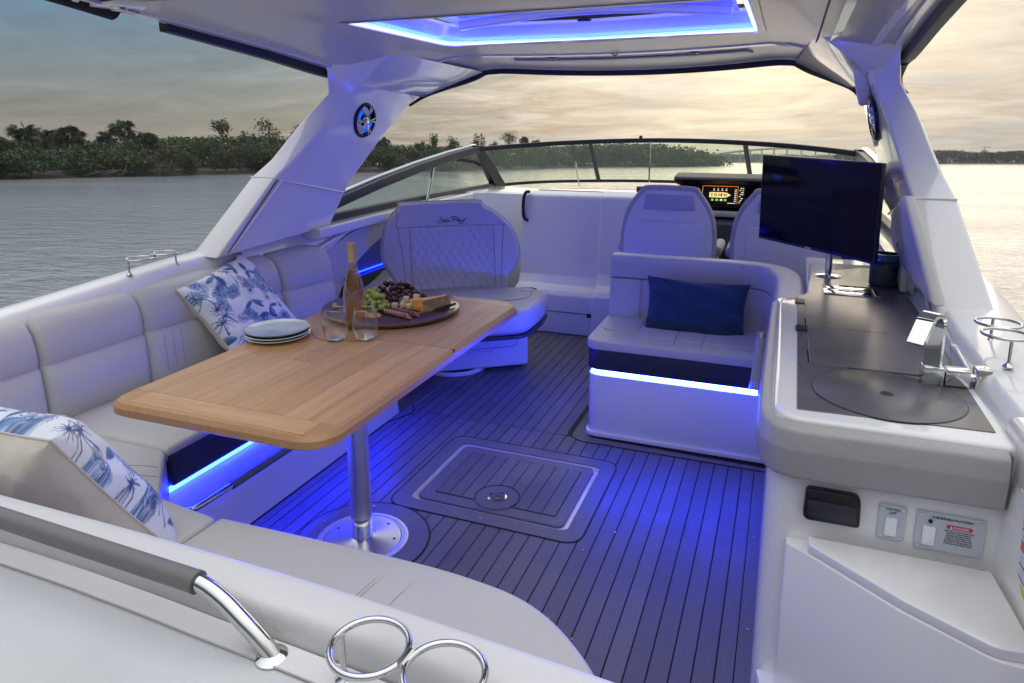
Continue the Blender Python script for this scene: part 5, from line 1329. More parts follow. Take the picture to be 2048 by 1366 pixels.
# ------------------------------------------------------------------ windshield
def windshield():
    t = thing('windshield', 'curved boat windshield with dark frame and green tinted panes', 'windshield', (XC, 5.6, .95))
    topc = [(1.405, 5.235, 1.285), (1.20, 5.50, 1.302), (.90, 5.75, 1.322), (.45, 5.95, 1.340), (0, 6.0, 1.347)]
    botc = [(1.45, 5.84, .945), (1.27, 6.10, .95), (.97, 6.30, .955), (.48, 6.46, .96), (0, 6.50, .962)]
    def full(c): return [Vector((XC - a, y, z)) for a, y, z in c] + [Vector((XC + a, y, z)) for a, y, z in c[-2::-1]]
    TP, BP = smooth_path(full(topc), 5), smooth_path(full(botc), 5)
    B().loft([TP, BP], closed=False, cap=False)
    # front panes split by mullions
    n = len(TP); cuts = [0, 13, 27, n - 1]
    for a, b in zip(cuts[:-1], cuts[1:]):
        g = B(); th = Vector((0, .006, .001))
        g.loft([TP[a:b + 1], BP[a:b + 1]], closed=False, cap=False); g.build('pane', 'glass_green', t)
    B().sweep(TP, rrect(-.022, .022, -.018, .020, .006, 3)).build('top_frame', 'navy_trim', t)
    B().sweep(BP, rrect(-.016, .016, -.014, .012, .004, 3)).build('bottom_frame', 'navy_trim', t)
    for k, w in ((13, .020), (27, .020)): B().tube([TP[k], BP[k]], w, 8).build('mullion', 'navy_trim', t)
    for q in range(0, n, 2): B().lathe([(.004, 0), (.004, .004), (0, .006)], TP[q] + Vector((0, 0, .016)), 8).build('snap', 'steel', t)
    # raked side wings
    for s in (-1, 1):
        X = lambda a: XC + s * a
        tw = [Vector((X(1.405), 5.235, 1.285)), Vector((X(1.43), 4.8, 1.245)), Vector((X(1.44), 4.3, 1.19)), Vector((X(1.45), 3.8, 1.122)), Vector((X(1.455), 3.35, 1.05)), Vector((X(1.46), 3.05, .99))]
        bw = [Vector((X(1.45), 5.72, .948)), Vector((X(1.455), 5.2, .958)), Vector((X(1.46), 4.4, .965)), Vector((X(1.465), 3.9, .965)), Vector((X(1.47), 3.4, .962)), Vector((X(1.47), 3.05, .958))]
        g = B(); g.loft([tw, bw], closed=False, cap=False); g.build('side_pane', 'glass_green', t)
        B().sweep(tw, rrect(-.022, .022, -.030, .03, .006, 3)).build('side_top_frame', 'charcoal', t)
        B().sweep([p + Vector((s * .03, 0, .035)) for p in tw], rrect(-.02, .02, -.004, .008, .003, 2)).build('side_cap', 'gel_smooth', t)
        B().sweep(bw, rrect(-.024, .024, -.035, .026, .006, 3)).build('side_bottom_frame', 'charcoal', t)
        pil = [[tw[0] + Vector((-s * .01, -.09, .032)), tw[0] + Vector((s * .03, -.07, .032)), tw[0] + Vector((s * .02, .03, .03)), tw[0] + Vector((-s * .03, .03, .03))], [bw[0] + Vector((-s * .03, -.03, -.03)), bw[0] + Vector((s * .03, -.03, -.03)), bw[0] + Vector((s * .02, .18, -.03)), bw[0] + Vector((-s * .04, .18, -.03))]]
        B().loft(pil).build('corner_pillar', 'navy_trim', t)
        B().tube([Vector((X(1.425), 4.50, 1.205)), Vector((X(1.42), 4.36, .93))], .010, 10).build('strut', 'steel', t)
    B().tube([(-1.075, 5.93, 1.335), (-1.06, 5.86, 1.0)], .007, 10).build('strut', 'steel', t)
    B().tube([(-1.66, 5.70, 1.17), (-1.63, 5.72, .97)], .006, 10).build('strut', 'steel', t)
    B().lathe([(.012, 0), (.016, .01), (.012, .024), (0, .028)], (-1.17, 6.0, 1.362), 14).build('camera_bump', 'black_plastic', t)
windshield()
def port_ledge():
    for s in (-1, 1):
        o = B().sweep([Vector((XC + s * 1.44, y, z)) for y, z in ((3.05, .945), (3.6, .952), (4.2, .955), (4.8, .952), (5.45, .95))], rrect(-.06, .08, -.06, -.002, .012, 3)).build('dash_coaming', 'gelcoat')
        tag(o, kind='structure'); o['label'] = 'white coaming under the %s windshield wing' % ('port' if s < 0 else 'starboard')
port_ledge()

# ------------------------------------------------------------------ hardtop and arch
def roof_z(x, y):
    d = abs(x - XC); zc = interp(y, [(1.5, 1.90), (3.55, 1.90), (4.0, 1.885), (4.75, 1.842)])
    edge = interp(y, [(1.7, 1.925), (2.2, 1.895), (2.75, 1.845), (3.2, 1.792), (3.8, 1.775), (4.5, 1.775)])
    s = max(0, min(1, (d - .82) / .50)); s = s * s * (3 - 2 * s)
    return lerp(zc, edge, s)
def roof_front(x): d = abs(x - XC); return 4.75 - .30 * (d / .88) ** 2
def hardtop():
    t = thing('hardtop', 'white hardtop on swept arch legs with blue lit sunroof', 'hardtop', (XC, 2.6, .92))
    HX, HY = (-1.715, -.155), (2.50, 3.455)              # sunroof opening
    # underside as a grid with the opening left out
    us = sorted(set([XC + 1.34 * (i / 26 - .5) * 2 for i in range(27)] + [HX[0], HX[1]])); 
    yrow = [1.86 + i * .128 for i in range(24)]
    yrow = sorted(set([round(v, 3) for v in yrow if v < 4.3] + [HY[0], HY[1]]))
    b = B(); G = {}
    rows = len(yrow) + 5
    def P(i, j):
        x = us[i]
        if j < len(yrow): y = min(yrow[j], roof_front(x) - .02)
        else: y0 = min(yrow[-1], roof_front(x) - .02); y = lerp(y0, roof_front(x), (j - len(yrow) + 1) / 5)
        return (x, y, roof_z(x, y))
    for i in range(len(us)):
        for j in range(rows): G[i, j] = b.bm.verts.new(P(i, j))
    for i in range(len(us) - 1):
        for j in range(rows - 1):
            if us[i] >= HX[0] - 1e-4 and us[i + 1] <= HX[1] + 1e-4 and j + 1 < len(yrow) and yrow[j] >= HY[0] - 1e-4 and yrow[j + 1] <= HY[1] + 1e-4: continue
            b.face([G[i, j], G[i, j + 1], G[i + 1, j + 1], G[i + 1, j]])
    bmesh.ops.remove_doubles(b.bm, verts=b.bm.verts, dist=1e-4)
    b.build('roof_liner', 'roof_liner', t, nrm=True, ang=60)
    # outer skin above
    b = B(); G = {}
    for i in range(len(us)):
        for j in range(rows):
            p = P(i, j); d = abs(p[0] - XC) / 1.34; G[i, j] = b.bm.verts.new((p[0], p[1], p[2] + .06 + .07 * (1 - d ** 4)))
    for i in range(len(us) - 1):
        for j in range(rows - 1):
            if us[i] >= HX[0] - 1e-4 and us[i + 1] <= HX[1] + 1e-4 and j + 1 < len(yrow) and yrow[j] >= HY[0] - 1e-4 and yrow[j + 1] <= HY[1] + 1e-4: continue
            b.face([G[i, j], G[i, j + 1], G[i + 1, j + 1], G[i + 1, j]])
    bmesh.ops.remove_doubles(b.bm, verts=b.bm.verts, dist=1e-4)
    b.build('roof_skin', 'gelcoat', t, ang=60)
    # edge band closing liner and skin
    xs = [us[0] + (us[-1] - us[0]) * i / 40 for i in range(41)]
    front = [Vector((x, roof_front(x), roof_z(x, roof_front(x)))) for x in xs]
    B().sweep(front, [(-.004, -.004), (.03, -.002), (.035, .11), (-.004, .11)][::-1]).build('front_band', 'gelcoat', t)
    B().sweep([p + Vector((0, -.012, -.012)) for p in front], rrect(-.016, .012, -.024, .012, .006, 3)).build('front_trim', 'navy_trim', t)
    for s in (-1, 1):
        E = [Vector((XC + s * 1.34, y, roof_z(XC + s * 1.34, y))) for y in [1.86 + i * .15 for i in range(16)]]
        B().sweep(E, [(-.03, -.012), (.03, -.012), (.03, .10), (-.03, .10)]).build('side_band', 'gelcoat', t)
        T = [p + Vector((s * .035, 0, -.02 - .012 * min(1, i / 6))) for i, p in enumerate(E[2:])][:9]
        B().sweep(T, rrect(-.022, .022, -.022, .020, .008, 3)).build('side_trim', 'navy_trim', t)
        # the trim sweeps down behind the arch and ends in a point
        a = T[-1]; q = [a + Vector((0, -.02, 0)), a + Vector((0, .05, -.006)), a + Vector((s * -.002, .105, -.028)), a + Vector((s * -.004, .125, -.066)), a + Vector((s * .004, .105, -.100)), a + Vector((s * .016, .065, -.122)), a + Vector((s * .03, .0, -.140))]
        q = smooth_path(q, 4); B().tube(q, [.030 * (1 - max(0, i / (len(q) - 1) - .35) * 1.45) for i in range(len(q))], 10).build('trim_tail', 'navy_trim', t)
    for s in (-1, 1):
        V_ = lambda a, y, z: Vector((XC + s * a, y, z))
        q = smooth_path([V_(.95, roof_front(XC + .95) - .01, roof_z(XC + .95, roof_front(XC + .95)) - .012), V_(1.03, 4.325, 1.782), V_(1.14, 4.165, 1.722), V_(1.235, 4.045, 1.668), V_(1.283, 3.925, 1.606)], 5)
        B().tube(q, [.020 - .012 * i / (len(q) - 1) for i in range(len(q))], 8).build('front_trim', 'navy_trim', t)
    # recess of the sunroof
    zr = 1.90
    op = rpoly([(HX[0], HY[0]), (HX[1], HY[0]), (HX[1], HY[1]), (XC, HY[1] + .075), (HX[0], HY[1])], [.05, .03, .03, .0, .11], 6)
    op2 = [(XC + (p[0] - XC) * .93, 2.98 + (p[1] - 2.98) * .90) for p in op]
    B().loft([[Vector((*p, zr - .004)) for p in op], [Vector((*p, zr + .025)) for p in op], [Vector((*p, zr + .085)) for p in op2], [Vector((*p, zr + .10)) for p in op2]], cap=False).build('sunroof_recess', 'gel_smooth', t)
    # frame flange hiding the square hole
    fl = [(XC + (p[0] - XC) * 1.04, 2.98 + (p[1] - 2.98) * 1.05) for p in op]
    B().loft([[Vector((*p, zr - .0055)) for p in op], [Vector((*p, zr - .0050)) for p in fl]], cap=False).build('sunroof_flange', 'roof_liner', t)
    inn = [(XC + (p[0] - XC) * .985, 2.98 + (p[1] - 2.98) * .975) for p in op]
    B().sweep([Vector((*p, zr + .004)) for p in inn], [(-.005, -.004), (.005, -.004), (.005, .006), (-.005, .006)], loop=True).build('light_strip', 'led_roof', t)
    B().sweep([Vector((*p, zr + .0145)) for p in inn], [(-.004, -.003), (.004, -.003), (.004, .003), (-.004, .003)], loop=True).build('blue_strip', 'led_roof_blue', t)
    # domed glass with a stowed shade and centre catch
    dome = []
    for k in range(9):
        y = lerp(2.53, 3.40, k / 8); dome.append([Vector((lerp(-1.62, -.24, i / 20), y, zr + .085 + .05 * math.sin(math.pi * i / 20) + .02 * math.sin(math.pi * k / 8))) for i in range(21)])
    B().loft(dome, closed=False, cap=False).build('sunroof_panel', 'gel_smooth', t)
    B().tube([Vector((lerp(-1.56, -.26, i / 20), 3.27 + .045 * math.sin(math.pi * i / 20), zr + .072 + .045 * math.sin(math.pi * i / 20))) for i in range(21)], .022, 10).build('shade_roll', 'gel_smooth', t)
    B().box(-1.60, -.95, 2.56, 2.95, zr + .075, zr + .083).build('sunroof_glass', 'black_gloss', t)
    B().lathe([(.035, 0), (.03, -.012), (0, -.014)], (-.92, 3.27, zr + .07), 20).build('catch', 'black_plastic', t)
    # forward liner: bright lip, shade slot and lamps
    def arcx(y0, x0, x1, dz, n=24): return [Vector((x, y0 - .30 * (abs(x - XC) / .88) ** 2 * .55, roof_z(x, y0 - .3 * (abs(x - XC) / .88) ** 2 * .55) + dz)) for x in [lerp(x0, x1, i / n) for i in range(n + 1)]]
    B().sweep(arcx(4.02, -1.98, .06, -.004), [(-.025, -.004), (.025, -.002), (.025, .006), (-.025, .006)]).build('liner_lip', 'gel_smooth', t)
    B().sweep(arcx(4.22, -1.60, -.22, -.004), rrect(-.045, .045, -.006, .004, .003, 2)).build('shade_frame', 'roof_liner', t)
    B().sweep(arcx(4.20, -1.56, -.26, -.009), [(-.014, -.002), (.014, -.002), (.014, .002), (-.014, .002)]).build('shade_slot', 'ink', t)
    for x in (-1.35, -.52):
        y = 4.10; B().lathe([(.028, -.010), (.030, -.004), (.02, .004)], (x, y, roof_z(x, y) - .001), 20).build('ceiling_lamp', 'steel', t)
    B().tube([(-.955, 3.99, roof_z(-.955, 3.99) - .006), (-.94, 3.99, roof_z(-.94, 3.99) - .02), (-.925, 3.99, roof_z(-.925, 3.99) - .006)], .004, 8).build('hook', 'black_plastic', t)
    # side panel grooves on the starboard half
    for x0, y0, x1, y1, w, m in ((.10, 1.9, .085, 3.95, .003, 'seam'), (.165, 1.9, .145, 3.93, .016, 'gel_smooth'), (.345, 1.9, .27, 3.85, .014, 'gel_smooth')):
        Pth = [Vector((lerp(x0, x1, k / 12), lerp(y0, y1, k / 12), 0)) for k in range(13)]; Pth = [Vector((p.x, p.y, roof_z(p.x, p.y) - .003)) for p in Pth]
        B().sweep(Pth, [(-w, -.003), (w, -.003), (w, .006), (-w, .006)]).build('liner_joint', m, t)
    B().sweep([Vector((x, 3.90, roof_z(x, 3.90) - .004)) for x in (.14, .2, .27)], [(-.012, -.003), (.012, -.003), (.012, .006), (-.012, .006)]).build('liner_joint', 'gel_smooth', t)
    # aft corner block, port
    B().prism([(-2.30, 1.80), (-2.16, 1.80), (-2.10, 1.90), (-2.30, 2.02)], 1.895, 1.955, bevel=.01).build('aft_corner', 'gelcoat', t)
    # arch legs
    for s in (-1, 1):
        def V(x, y, z): return Vector((XC - s * (x - XC), y, z)) if s > 0 else Vector((x, y, z))
        lev = [  # inner aft, inner fwd, outer fwd, outer aft
            ((-2.360, 2.36, .90), (-2.363, 3.21, .93), (-2.52, 3.24, .93), (-2.530, 2.38, .90)),
            ((-2.318, 2.735, 1.237), (-2.325, 3.34, 1.135), (-2.46, 3.36, 1.135), (-2.448, 2.715, 1.24)),
            ((-2.300, 2.86, 1.315), (-2.310, 3.42, 1.215), (-2.44, 3.44, 1.215), (-2.420, 2.83, 1.32)),
            ((-2.255, 3.13, 1.52), (-2.262, 3.66, 1.43), (-2.38, 3.68, 1.43), (-2.350, 3.03, 1.53)),
            ((-2.215, 3.29, 1.655), (-2.232, 3.90, 1.60), (-2.34, 3.92, 1.60), (-2.300, 3.17, 1.655)),
            ((-2.170, 3.33, 1.77), (-2.170, 4.10, 1.755), (-2.30, 4.10, 1.77), (-2.285, 3.15, 1.78)),
        ]
        rings = [[V(*p) for p in L_] for L_ in lev]
        leg = B().loft(rings).bevel(.012, 3, 40).build('arch_leg', 'gel_smooth', t)
        B().tube([V(-2.318, 2.738, 1.238), V(-2.448, 2.715, 1.241)], .004, 8).build('leg_seam', 'gel_smooth', leg)
        B().tube([V(-2.309, 2.765, 1.225), V(-2.322, 3.30, 1.115)], .005, 8).build('leg_seam', 'gelcoat', leg)
        B().tube([V(-2.350, 2.45, .925), V(-2.306, 2.775, 1.225)], .004, 8).build('leg_seam', 'gelcoat', leg)
        B().tube([V(-2.358, 2.43, .915), V(-2.316, 2.75, 1.228)], .0035, 8).build('leg_groove', 'seam', leg)
        # upper fairing into the roof
        B().loft([[V(-2.19, 3.32, 1.70), V(-2.19, 4.02, 1.66), V(-2.30, 4.02, 1.66), V(-2.29, 3.2, 1.70)], [V(-1.98, 3.30, 1.87), V(-1.90, 4.36, 1.83), V(-2.30, 4.2, 1.83), V(-2.29, 3.1, 1.86)]]).bevel(.01, 2, 40).build('arch_fairing', 'gel_smooth', t)
hardtop()
def speakers():
    for s, lab in ((-1, 'round chrome spoked speaker with blue light on the port arch'), (1, 'round speaker with blue light on the starboard arch')):
        c = Vector((-2.252, 3.430, 1.515)) if s < 0 else Vector((2 * XC + 2.252, 3.45, 1.515))
        n = Vector((.975, -.05, -.2)).normalized(); n.x *= -s
        ey = Vector((0, .25, .97)); f = frame(c, ey.cross(n), ey) if False else None
        ez = n; ex = ey.cross(ez).normalized(); ey2 = ez.cross(ex)
        f = Matrix(((ex.x, ey2.x, ez.x, c.x), (ex.y, ey2.y, ez.y, c.y), (ex.z, ey2.z, ez.z, c.z), (0, 0, 0, 1)))
        t = thing('speaker', lab, 'speaker', c, group='arch speakers')
        def put(b, nm, m): o = b.build(nm, m, t, local=True); o.data.transform(wm(t).inverted() @ f); return o
        put(B().lathe([(.098, -.01), (.100, .006), (.094, .018), (.086, .020), (.082, .012)], n=40), 'ring', 'black_plastic')
        put(B().lathe([(.084, .006), (.05, -.01), (.03, .004), (0, .010)], n=32), 'cone', 'black_gloss')
        put(B().lathe([(.026, .012), (.022, .022), (0, .026)], n=24), 'tweeter', 'chrome')
        for k in range(6):
            a = k * math.pi / 3 + .3
            b = B()
            for d in (-.09, .09): b.tube([(.022 * math.cos(a), .022 * math.sin(a), .020), (.06 * math.cos(a + d), .06 * math.sin(a + d), .020), (.090 * math.cos(a + d * 1.6), .090 * math.sin(a + d * 1.6), .017)], .0034, 6)
            put(b, 'spoke', 'chrome')
        for a0 in (R(150), R(-25)):
            put(B().tube([(.058 * math.cos(a0 + q), .058 * math.sin(a0 + q), .008) for q in [R(-30 + 6 * i) for i in range(11)]], .010, 8), 'ring_light', 'led_small')
speakers()
def arch_pad():
    t = thing('arch_pad', 'pale padded block at the top of the starboard arch above the speaker', 'pad', (.31, 3.45, 1.65))
    f = frame((.292, 3.50, 1.665), (.25, .3, -.9), (.1, .95, .3))
    B().rbox(.17, .13, .05, .015, (0, 0, .004), (6, 5, 3), lambda p: f @ p).build('block', 'gelcoat', t)
    # padded panel on the starboard coaming below the arch
    p = thing('coaming_pad', 'tall grey padded panel at the foot of the starboard arch', 'pad', (.45, 3.0, .95))
    ring = lambda k: [Vector((x - k, y, z)) for x, y, z in ((.458, 2.33, .955), (.460, 2.95, .955), (.457, 3.17, .985), (.440, 3.20, 1.07), (.424, 3.06, 1.16), (.404, 2.72, 1.25), (.428, 2.50, 1.11))]
    B().loft([ring(-.02), ring(.004), ring(.022)]).bevel(.012, 3, 30).build('panel', 'vinyl', p)
arch_pad()
def aft_canvas():
    t = thing('stowed_awning', 'black stowed awning and stainless tubes at the aft port corner of the hardtop', 'awning', (-2.25, 1.6, 1.95))
    B().tube(smooth_path([(-2.30, 1.92, 1.915), (-2.305, 1.70, 1.945), (-2.31, 1.4, 1.98)], 5), .050, 12).build('canvas_roll', 'canvas', t)
    B().tube(smooth_path([(-2.2, 1.80, 1.96), (-1.7, 1.77, 1.985), (-.9, 1.76, 1.995), (-.1, 1.77, 1.985), (.3, 1.80, 1.96)], 6), .055, 12).build('canvas_roll', 'canvas', t)
    B().tube([(-2.19, 1.93, 1.895), (-2.24, 1.70, 1.925), (-2.27, 1.45, 1.955)], .016, 12).build('tube', 'steel', t)
    B().tube([(-2.235, 1.74, 1.92), (-2.24, 1.72, 1.923)], .024, 12).build('clamp', 'steel', t)
    for y in (1.62, 1.66): B().tube([(-2.25, y, 1.93), (-2.25, y + .015, 1.928)], .026, 12).build('strap', 'canvas', t)
    B().lathe([(.03, 0), (.026, -.008), (0, -.004)], (-2.2, 1.86, 1.894), 20).build('socket', 'steel', t)
aft_canvas()

# ------------------------------------------------------------------ water and shores (level world)
CW = cam.matrix_world.copy(); CP = CW.translation.copy(); FPX = 1382.73
def wray(u, v): return (CW.to_3x3() @ Vector(((u - 1024) / FPX, -(v - 526.06) / FPX, -1)))
def shore_pt(u, d, z=0.0):
    r = wray(u, 322); r.z = 0; r.normalize(); return Vector((CP.x + r.x * d, CP.y + r.y * d, z))
def top_z(u, v, d):
    r = wray(u, v); h = math.hypot(r.x, r.y); return CP.z + r.z / h * d
def water():
    b = B(); s = 9000
    b.poly([(-s, -s, 0), (s, -s, 0), (s, s, 0), (-s, s, 0)])
    o = b.build('water', 'water', smooth=False); WORLD_OBJS.add(o.name); tag(o, kind='structure'); o['label'] = 'rippled grey lagoon water'
water()
SHORE = [(-260, 96), (-100, 104), (120, 112), (300, 118), (512, 132), (700, 140), (850, 152), (1000, 178), (1130, 235), (1200, 270), (1320, 285), (1400, 300), (1440, 330)]
def sdist(u): return interp(u, SHORE)
def banks():
    rings = []
    for u, d in SHORE:
        a = [shore_pt(u, d - 1.5, -.4), shore_pt(u, d, .12), shore_pt(u, d + 2.5, .45), shore_pt(u, d + 8, .9), shore_pt(u, d + 40, 1.1), shore_pt(u, d + 60, -.5)]
        for p in a[1:3]: p.z += random.uniform(-.06, .12)
        rings.append(a)
    o = B().loft(rings, closed=False, cap=False).build('shore_bank', 'mud'); WORLD_OBJS.add(o.name); tag(o, kind='structure'); o['label'] = 'low muddy island shore across the water'
    rings = []
    for u in range(1380, 2300, 40):
        d = interp(u, [(1380, 1150), (1660, 1000), (1880, 640), (2300, 600)]); rings.append([shore_pt(u, d, -.3), shore_pt(u, d + 6, .8), shore_pt(u, d + 60, 2.0), shore_pt(u, d + 160, -1)])
    o = B().loft(rings, closed=False, cap=False).build('far_shore', 'far_land'); WORLD_OBJS.add(o.name); tag(o, kind='structure'); o['label'] = 'distant low shore on the starboard side'
banks()
def leaf_quads(b, pts, s, rs, flat=.0):
    for p in pts:
        q = s * rs.uniform(.6, 1.35); n = Vector((rs.gauss(0, 1), rs.gauss(0, 1), rs.gauss(0, 1) + flat)).normalized(); a = n.orthogonal().normalized(); c = n.cross(a)
        a = a * math.cos(1) + c * math.sin(1); c = n.cross(a); w = .5
        b.poly([p - a * q, p + c * q * w, p + a * q, p - c * q * w])
def crown_pts(c, rx, rz, n, rs, lumps=7):
    L_ = []
    for _ in range(lumps):
        a = rs.random() * 6.283; q = rs.uniform(.2, .75); L_.append((Vector((c[0] + rx * q * math.cos(a), c[1] + rx * q * math.sin(a), c[2] + rz * rs.uniform(-.65, .75))), rs.uniform(.30, .52)))
    out = []
    for _ in range(n):
        m, k = L_[rs.randrange(len(L_))]
        v = Vector((rs.gauss(0, 1), rs.gauss(0, 1), rs.gauss(0, 1))).normalized() * (rs.random() ** .45)
        out.append(m + Vector((v.x * rx * k, v.y * rx * k, v.z * rz * k * 1.15)))
    return out
def tree(name, label, u, d, vtop, wpx, mt, group, n=650, leaf=.26, base=0, trunk=True, open_=False, seed=0, cat='tree', zfrac=.30):
    rs = random.Random(seed * 31 + int(u)); p = shore_pt(u, d); zt = top_z(u, vtop, d); rx = wpx / FPX * d / 2; h = zt - .3
    t = thing(name, label, cat, (p.x, p.y, .2), group=group); WORLD_OBJS.add(t.name)
    zlow = .3 + h * zfrac; rz = (zt - zlow) / 2; c = Vector((p.x, p.y, zlow + rz))
    b = B(); pts = crown_pts(c, rx, rz, n, rs, 11 if open_ else 8); leaf_quads(b, pts, leaf, rs); b.build('crown', mt, t, smooth=False, nrm=False)
    if trunk:
        b = B(); tp = [Vector((p.x, p.y, .1)), Vector((p.x + rs.uniform(-.3, .3), p.y, h * .35)), c + Vector((0, 0, rz * .5))]; b.tube(smooth_path(tp, 4), [.20 * (1 - i / 14) for i in range(9)], 7)
        for _ in range(7):
            s0 = tp[1].lerp(tp[2], rs.random() * .8); e = pts[rs.randrange(len(pts))]; b.tube([s0, s0.lerp(e, .5) + Vector((0, 0, -.15)), e], [.07, .045, .02], 5)
        b.build('trunk', 'bark', t)
    return t
def palm(label, u, d, vtop, wpx, seed=0, group='sabal palms on the island shore'):
    rs = random.Random(seed * 17 + int(u)); p = shore_pt(u, d); zt = top_z(u, vtop, d); r = wpx / FPX * d / 2; zc = zt - r * .80
    t = thing('palm_tree', label, 'palm', (p.x, p.y, .2), group=group); WORLD_OBJS.add(t.name)
    lean = Vector((rs.uniform(-.5, .5), rs.uniform(-.5, .5), 0)); c = Vector((p.x, p.y, zc)) + lean
    B().tube(smooth_path([(p.x, p.y, .1), (p.x + lean.x * .2, p.y + lean.y * .2, zc * .5), tuple(c)], 5), [.21] * 6 + [.17] * 5, 8).build('trunk', 'bark', t)
    b = B()
    for k in range(64):
        az = rs.random() * 6.283; el = math.asin(rs.uniform(-.72, .98)); dr = Vector((math.cos(az) * math.cos(el), math.sin(az) * math.cos(el), math.sin(el)))
        st = r * rs.uniform(.12, .60); hub = c + dr * st + Vector((0, 0, -.05 * r)); up = Vector((0, 0, 1)); side = dr.cross(up).normalized(); nr = side.cross(dr); ph = rs.uniform(-1.3, 1.3); side, nr = side * math.cos(ph) + nr * math.sin(ph), nr * math.cos(ph) - side * math.sin(ph)
        b.poly([c, c + side * .03, hub + side * .02, hub])
        for j in range(11):
            a = (j - 5) * .27; v = (dr * math.cos(a) + side * math.sin(a)).normalized(); l = r * rs.uniform(.36, .52) * (1 - .03 * abs(j - 5)); tip = hub + v * l + Vector((0, 0, -l * rs.uniform(.1, .4))); mid = hub + v * l * .55; w = v.cross(nr).normalized() * r * .035
            b.poly([hub, mid + w, tip, mid - w])
    b.build('crown', 'leaf_palm', t, smooth=False, nrm=False)
def island():
    palms = [(10, 268, 52, 'sabal palm cut by the left picture edge'), (62, 238, 62, 'full sabal palm first from the left picture edge'), (97, 252, 44, 'smaller sabal palm between two tall palms at left'), (138, 240, 62, 'tall sabal palm left of the gap in the trees'), (212, 258, 50, 'rounded sabal palm right of the gap in the trees'), (252, 236, 58, 'tallest sabal palm at the centre of the left shore'), (292, 262, 62, 'drooping sabal palm before the mangroves'), (768, 272, 40, 'lone sabal palm just forward of the port arch'), (1050, 272, 26, 'small distant sabal palm above the windshield'), (1075, 276, 24, 'low distant sabal palm above the windshield frame')]
    for k, (u, v, w, lab) in enumerate(palms): palm(lab, u, sdist(u) + 6 + (k % 3) * 2, v, w, k)
    tall = [(448, 243, 46, 'airy mangrove with open crown left of the taller one'), (495, 262, 40, 'thin stemmed mangrove between two taller ones'), (540, 232, 66, 'tallest leafy mangrove by the port arch'), (592, 250, 40, 'mangrove crown half hidden by the port arch'), (868, 268, 30, 'sparse tree top above the port windshield wing'), (905, 270, 36, 'rounded tree above the port windshield wing'), (955, 270, 34, 'dark round tree by the windshield corner'), (1018, 264, 40, 'tall feathery tree above the windshield frame'), (985, 282, 22, 'small bare tree by the windshield corner'), (840, 282, 22, 'bare twiggy tree above the port windshield wing')]
    for k, (u, v, w, lab) in enumerate(tall): tree('mangrove_tree', lab, u, sdist(u) + 7, v, w, 'leaf_mangrove', 'taller mangroves on the island shore', n=520, leaf=.24, open_=True, seed=k, zfrac=.42)
    # understorey bushes: one individual each
    rs = random.Random(3); k = 0; u = -45
    anchors = [(-30, 'the left picture edge'), (20, 'the dark driftwood'), (62, 'the full palm first from the left'), (138, 'the tall palm before the gap'), (185, 'the gap in the trees'), (252, 'the tallest palm'), (292, 'the drooping palm'), (375, 'the low stretch after the palms'), (448, 'the airy mangrove'), (540, 'the tallest mangrove'), (640, 'the port arch leg'), (768, 'the lone palm forward of the arch'), (840, 'the bare twiggy tree'), (905, 'the rounded tree above the windshield wing'), (955, 'the windshield corner'), (1018, 'the feathery tree'), (1075, 'the low distant palm'), (1150, 'the windshield mullion'), (1230, 'the thicket seen through the windshield'), (1293, 'the steel windshield strut'), (1400, 'the island point')]
    used = {}
    while u < 1430:
        d = sdist(u) + rs.uniform(-.3, 3.2); sc_ = 120 / d; w = rs.uniform(70, 110) * max(.5, sc_)
        base_v = 322 + 2.25 * FPX / d
        hpx = interp(u, [(-60, 66), (330, 70), (450, 72), (640, 66), (760, 52), (900, 46), (1050, 42), (1200, 44), (1330, 42), (1400, 26), (1440, 14)]) * rs.uniform(.66, 1.02)
        au, an = min(anchors, key=lambda q: abs(q[0] - u)); mt = ('leaf_mangrove', 'leaf_bush', 'leaf_mangrove')[k % 3]
        side = 'below' if abs(au - u) < 9 else ('left of' if u < au else 'right of')
        ad = ('olive' if mt == 'leaf_bush' else 'deep green') + ' ' + ('leafy' if hpx > 48 else 'low') + ' waterline bush'
        lab = '%s %s %s' % (ad, side, an)
        for extra in ('', 'close ', 'farther ', 'broad ', 'narrow '):
            lab = '%s%s %s %s' % (extra, ad, side, an)
            if lab not in used: break
        used[lab] = 1
        tree('shore_bush', lab, u, d, base_v - hpx, w, mt, 'bushes along the island waterline', n=1500, leaf=.25 * max(1, d / 150), seed=k, trunk=(k % 2 == 0), cat='bush', zfrac=.0)
        u += w * .50; k += 1
    # second row behind, closing the gaps
    o = B()
    for u in range(-60, 1440, 7):
        d = sdist(u) + 16; hh = interp(u, [(-60, 62), (160, 66), (185, 52), (300, 66), (600, 66), (720, 52), (900, 44), (1150, 42), (1300, 44), (1390, 30), (1440, 14)]) + rs.uniform(-5, 5)
        zt = top_z(u, 322 + 2.25 * FPX / d - hh, d); p = shore_pt(u, d); w = 12 / FPX * d
        leaf_quads(o, [Vector((p.x + rs.gauss(0, w), p.y + rs.gauss(0, 2), .2 + (zt - .2) * rs.random() ** .8)) for _ in range(190)], .34 * max(1, d / 150), rs)
    o = o.build('island_thicket', 'leaf_mangrove', smooth=False, nrm=False, kind='stuff'); WORLD_OBJS.add(o.name); o['label'] = 'dense green thicket filling the island behind the shore bushes'; o['category'] = 'thicket'
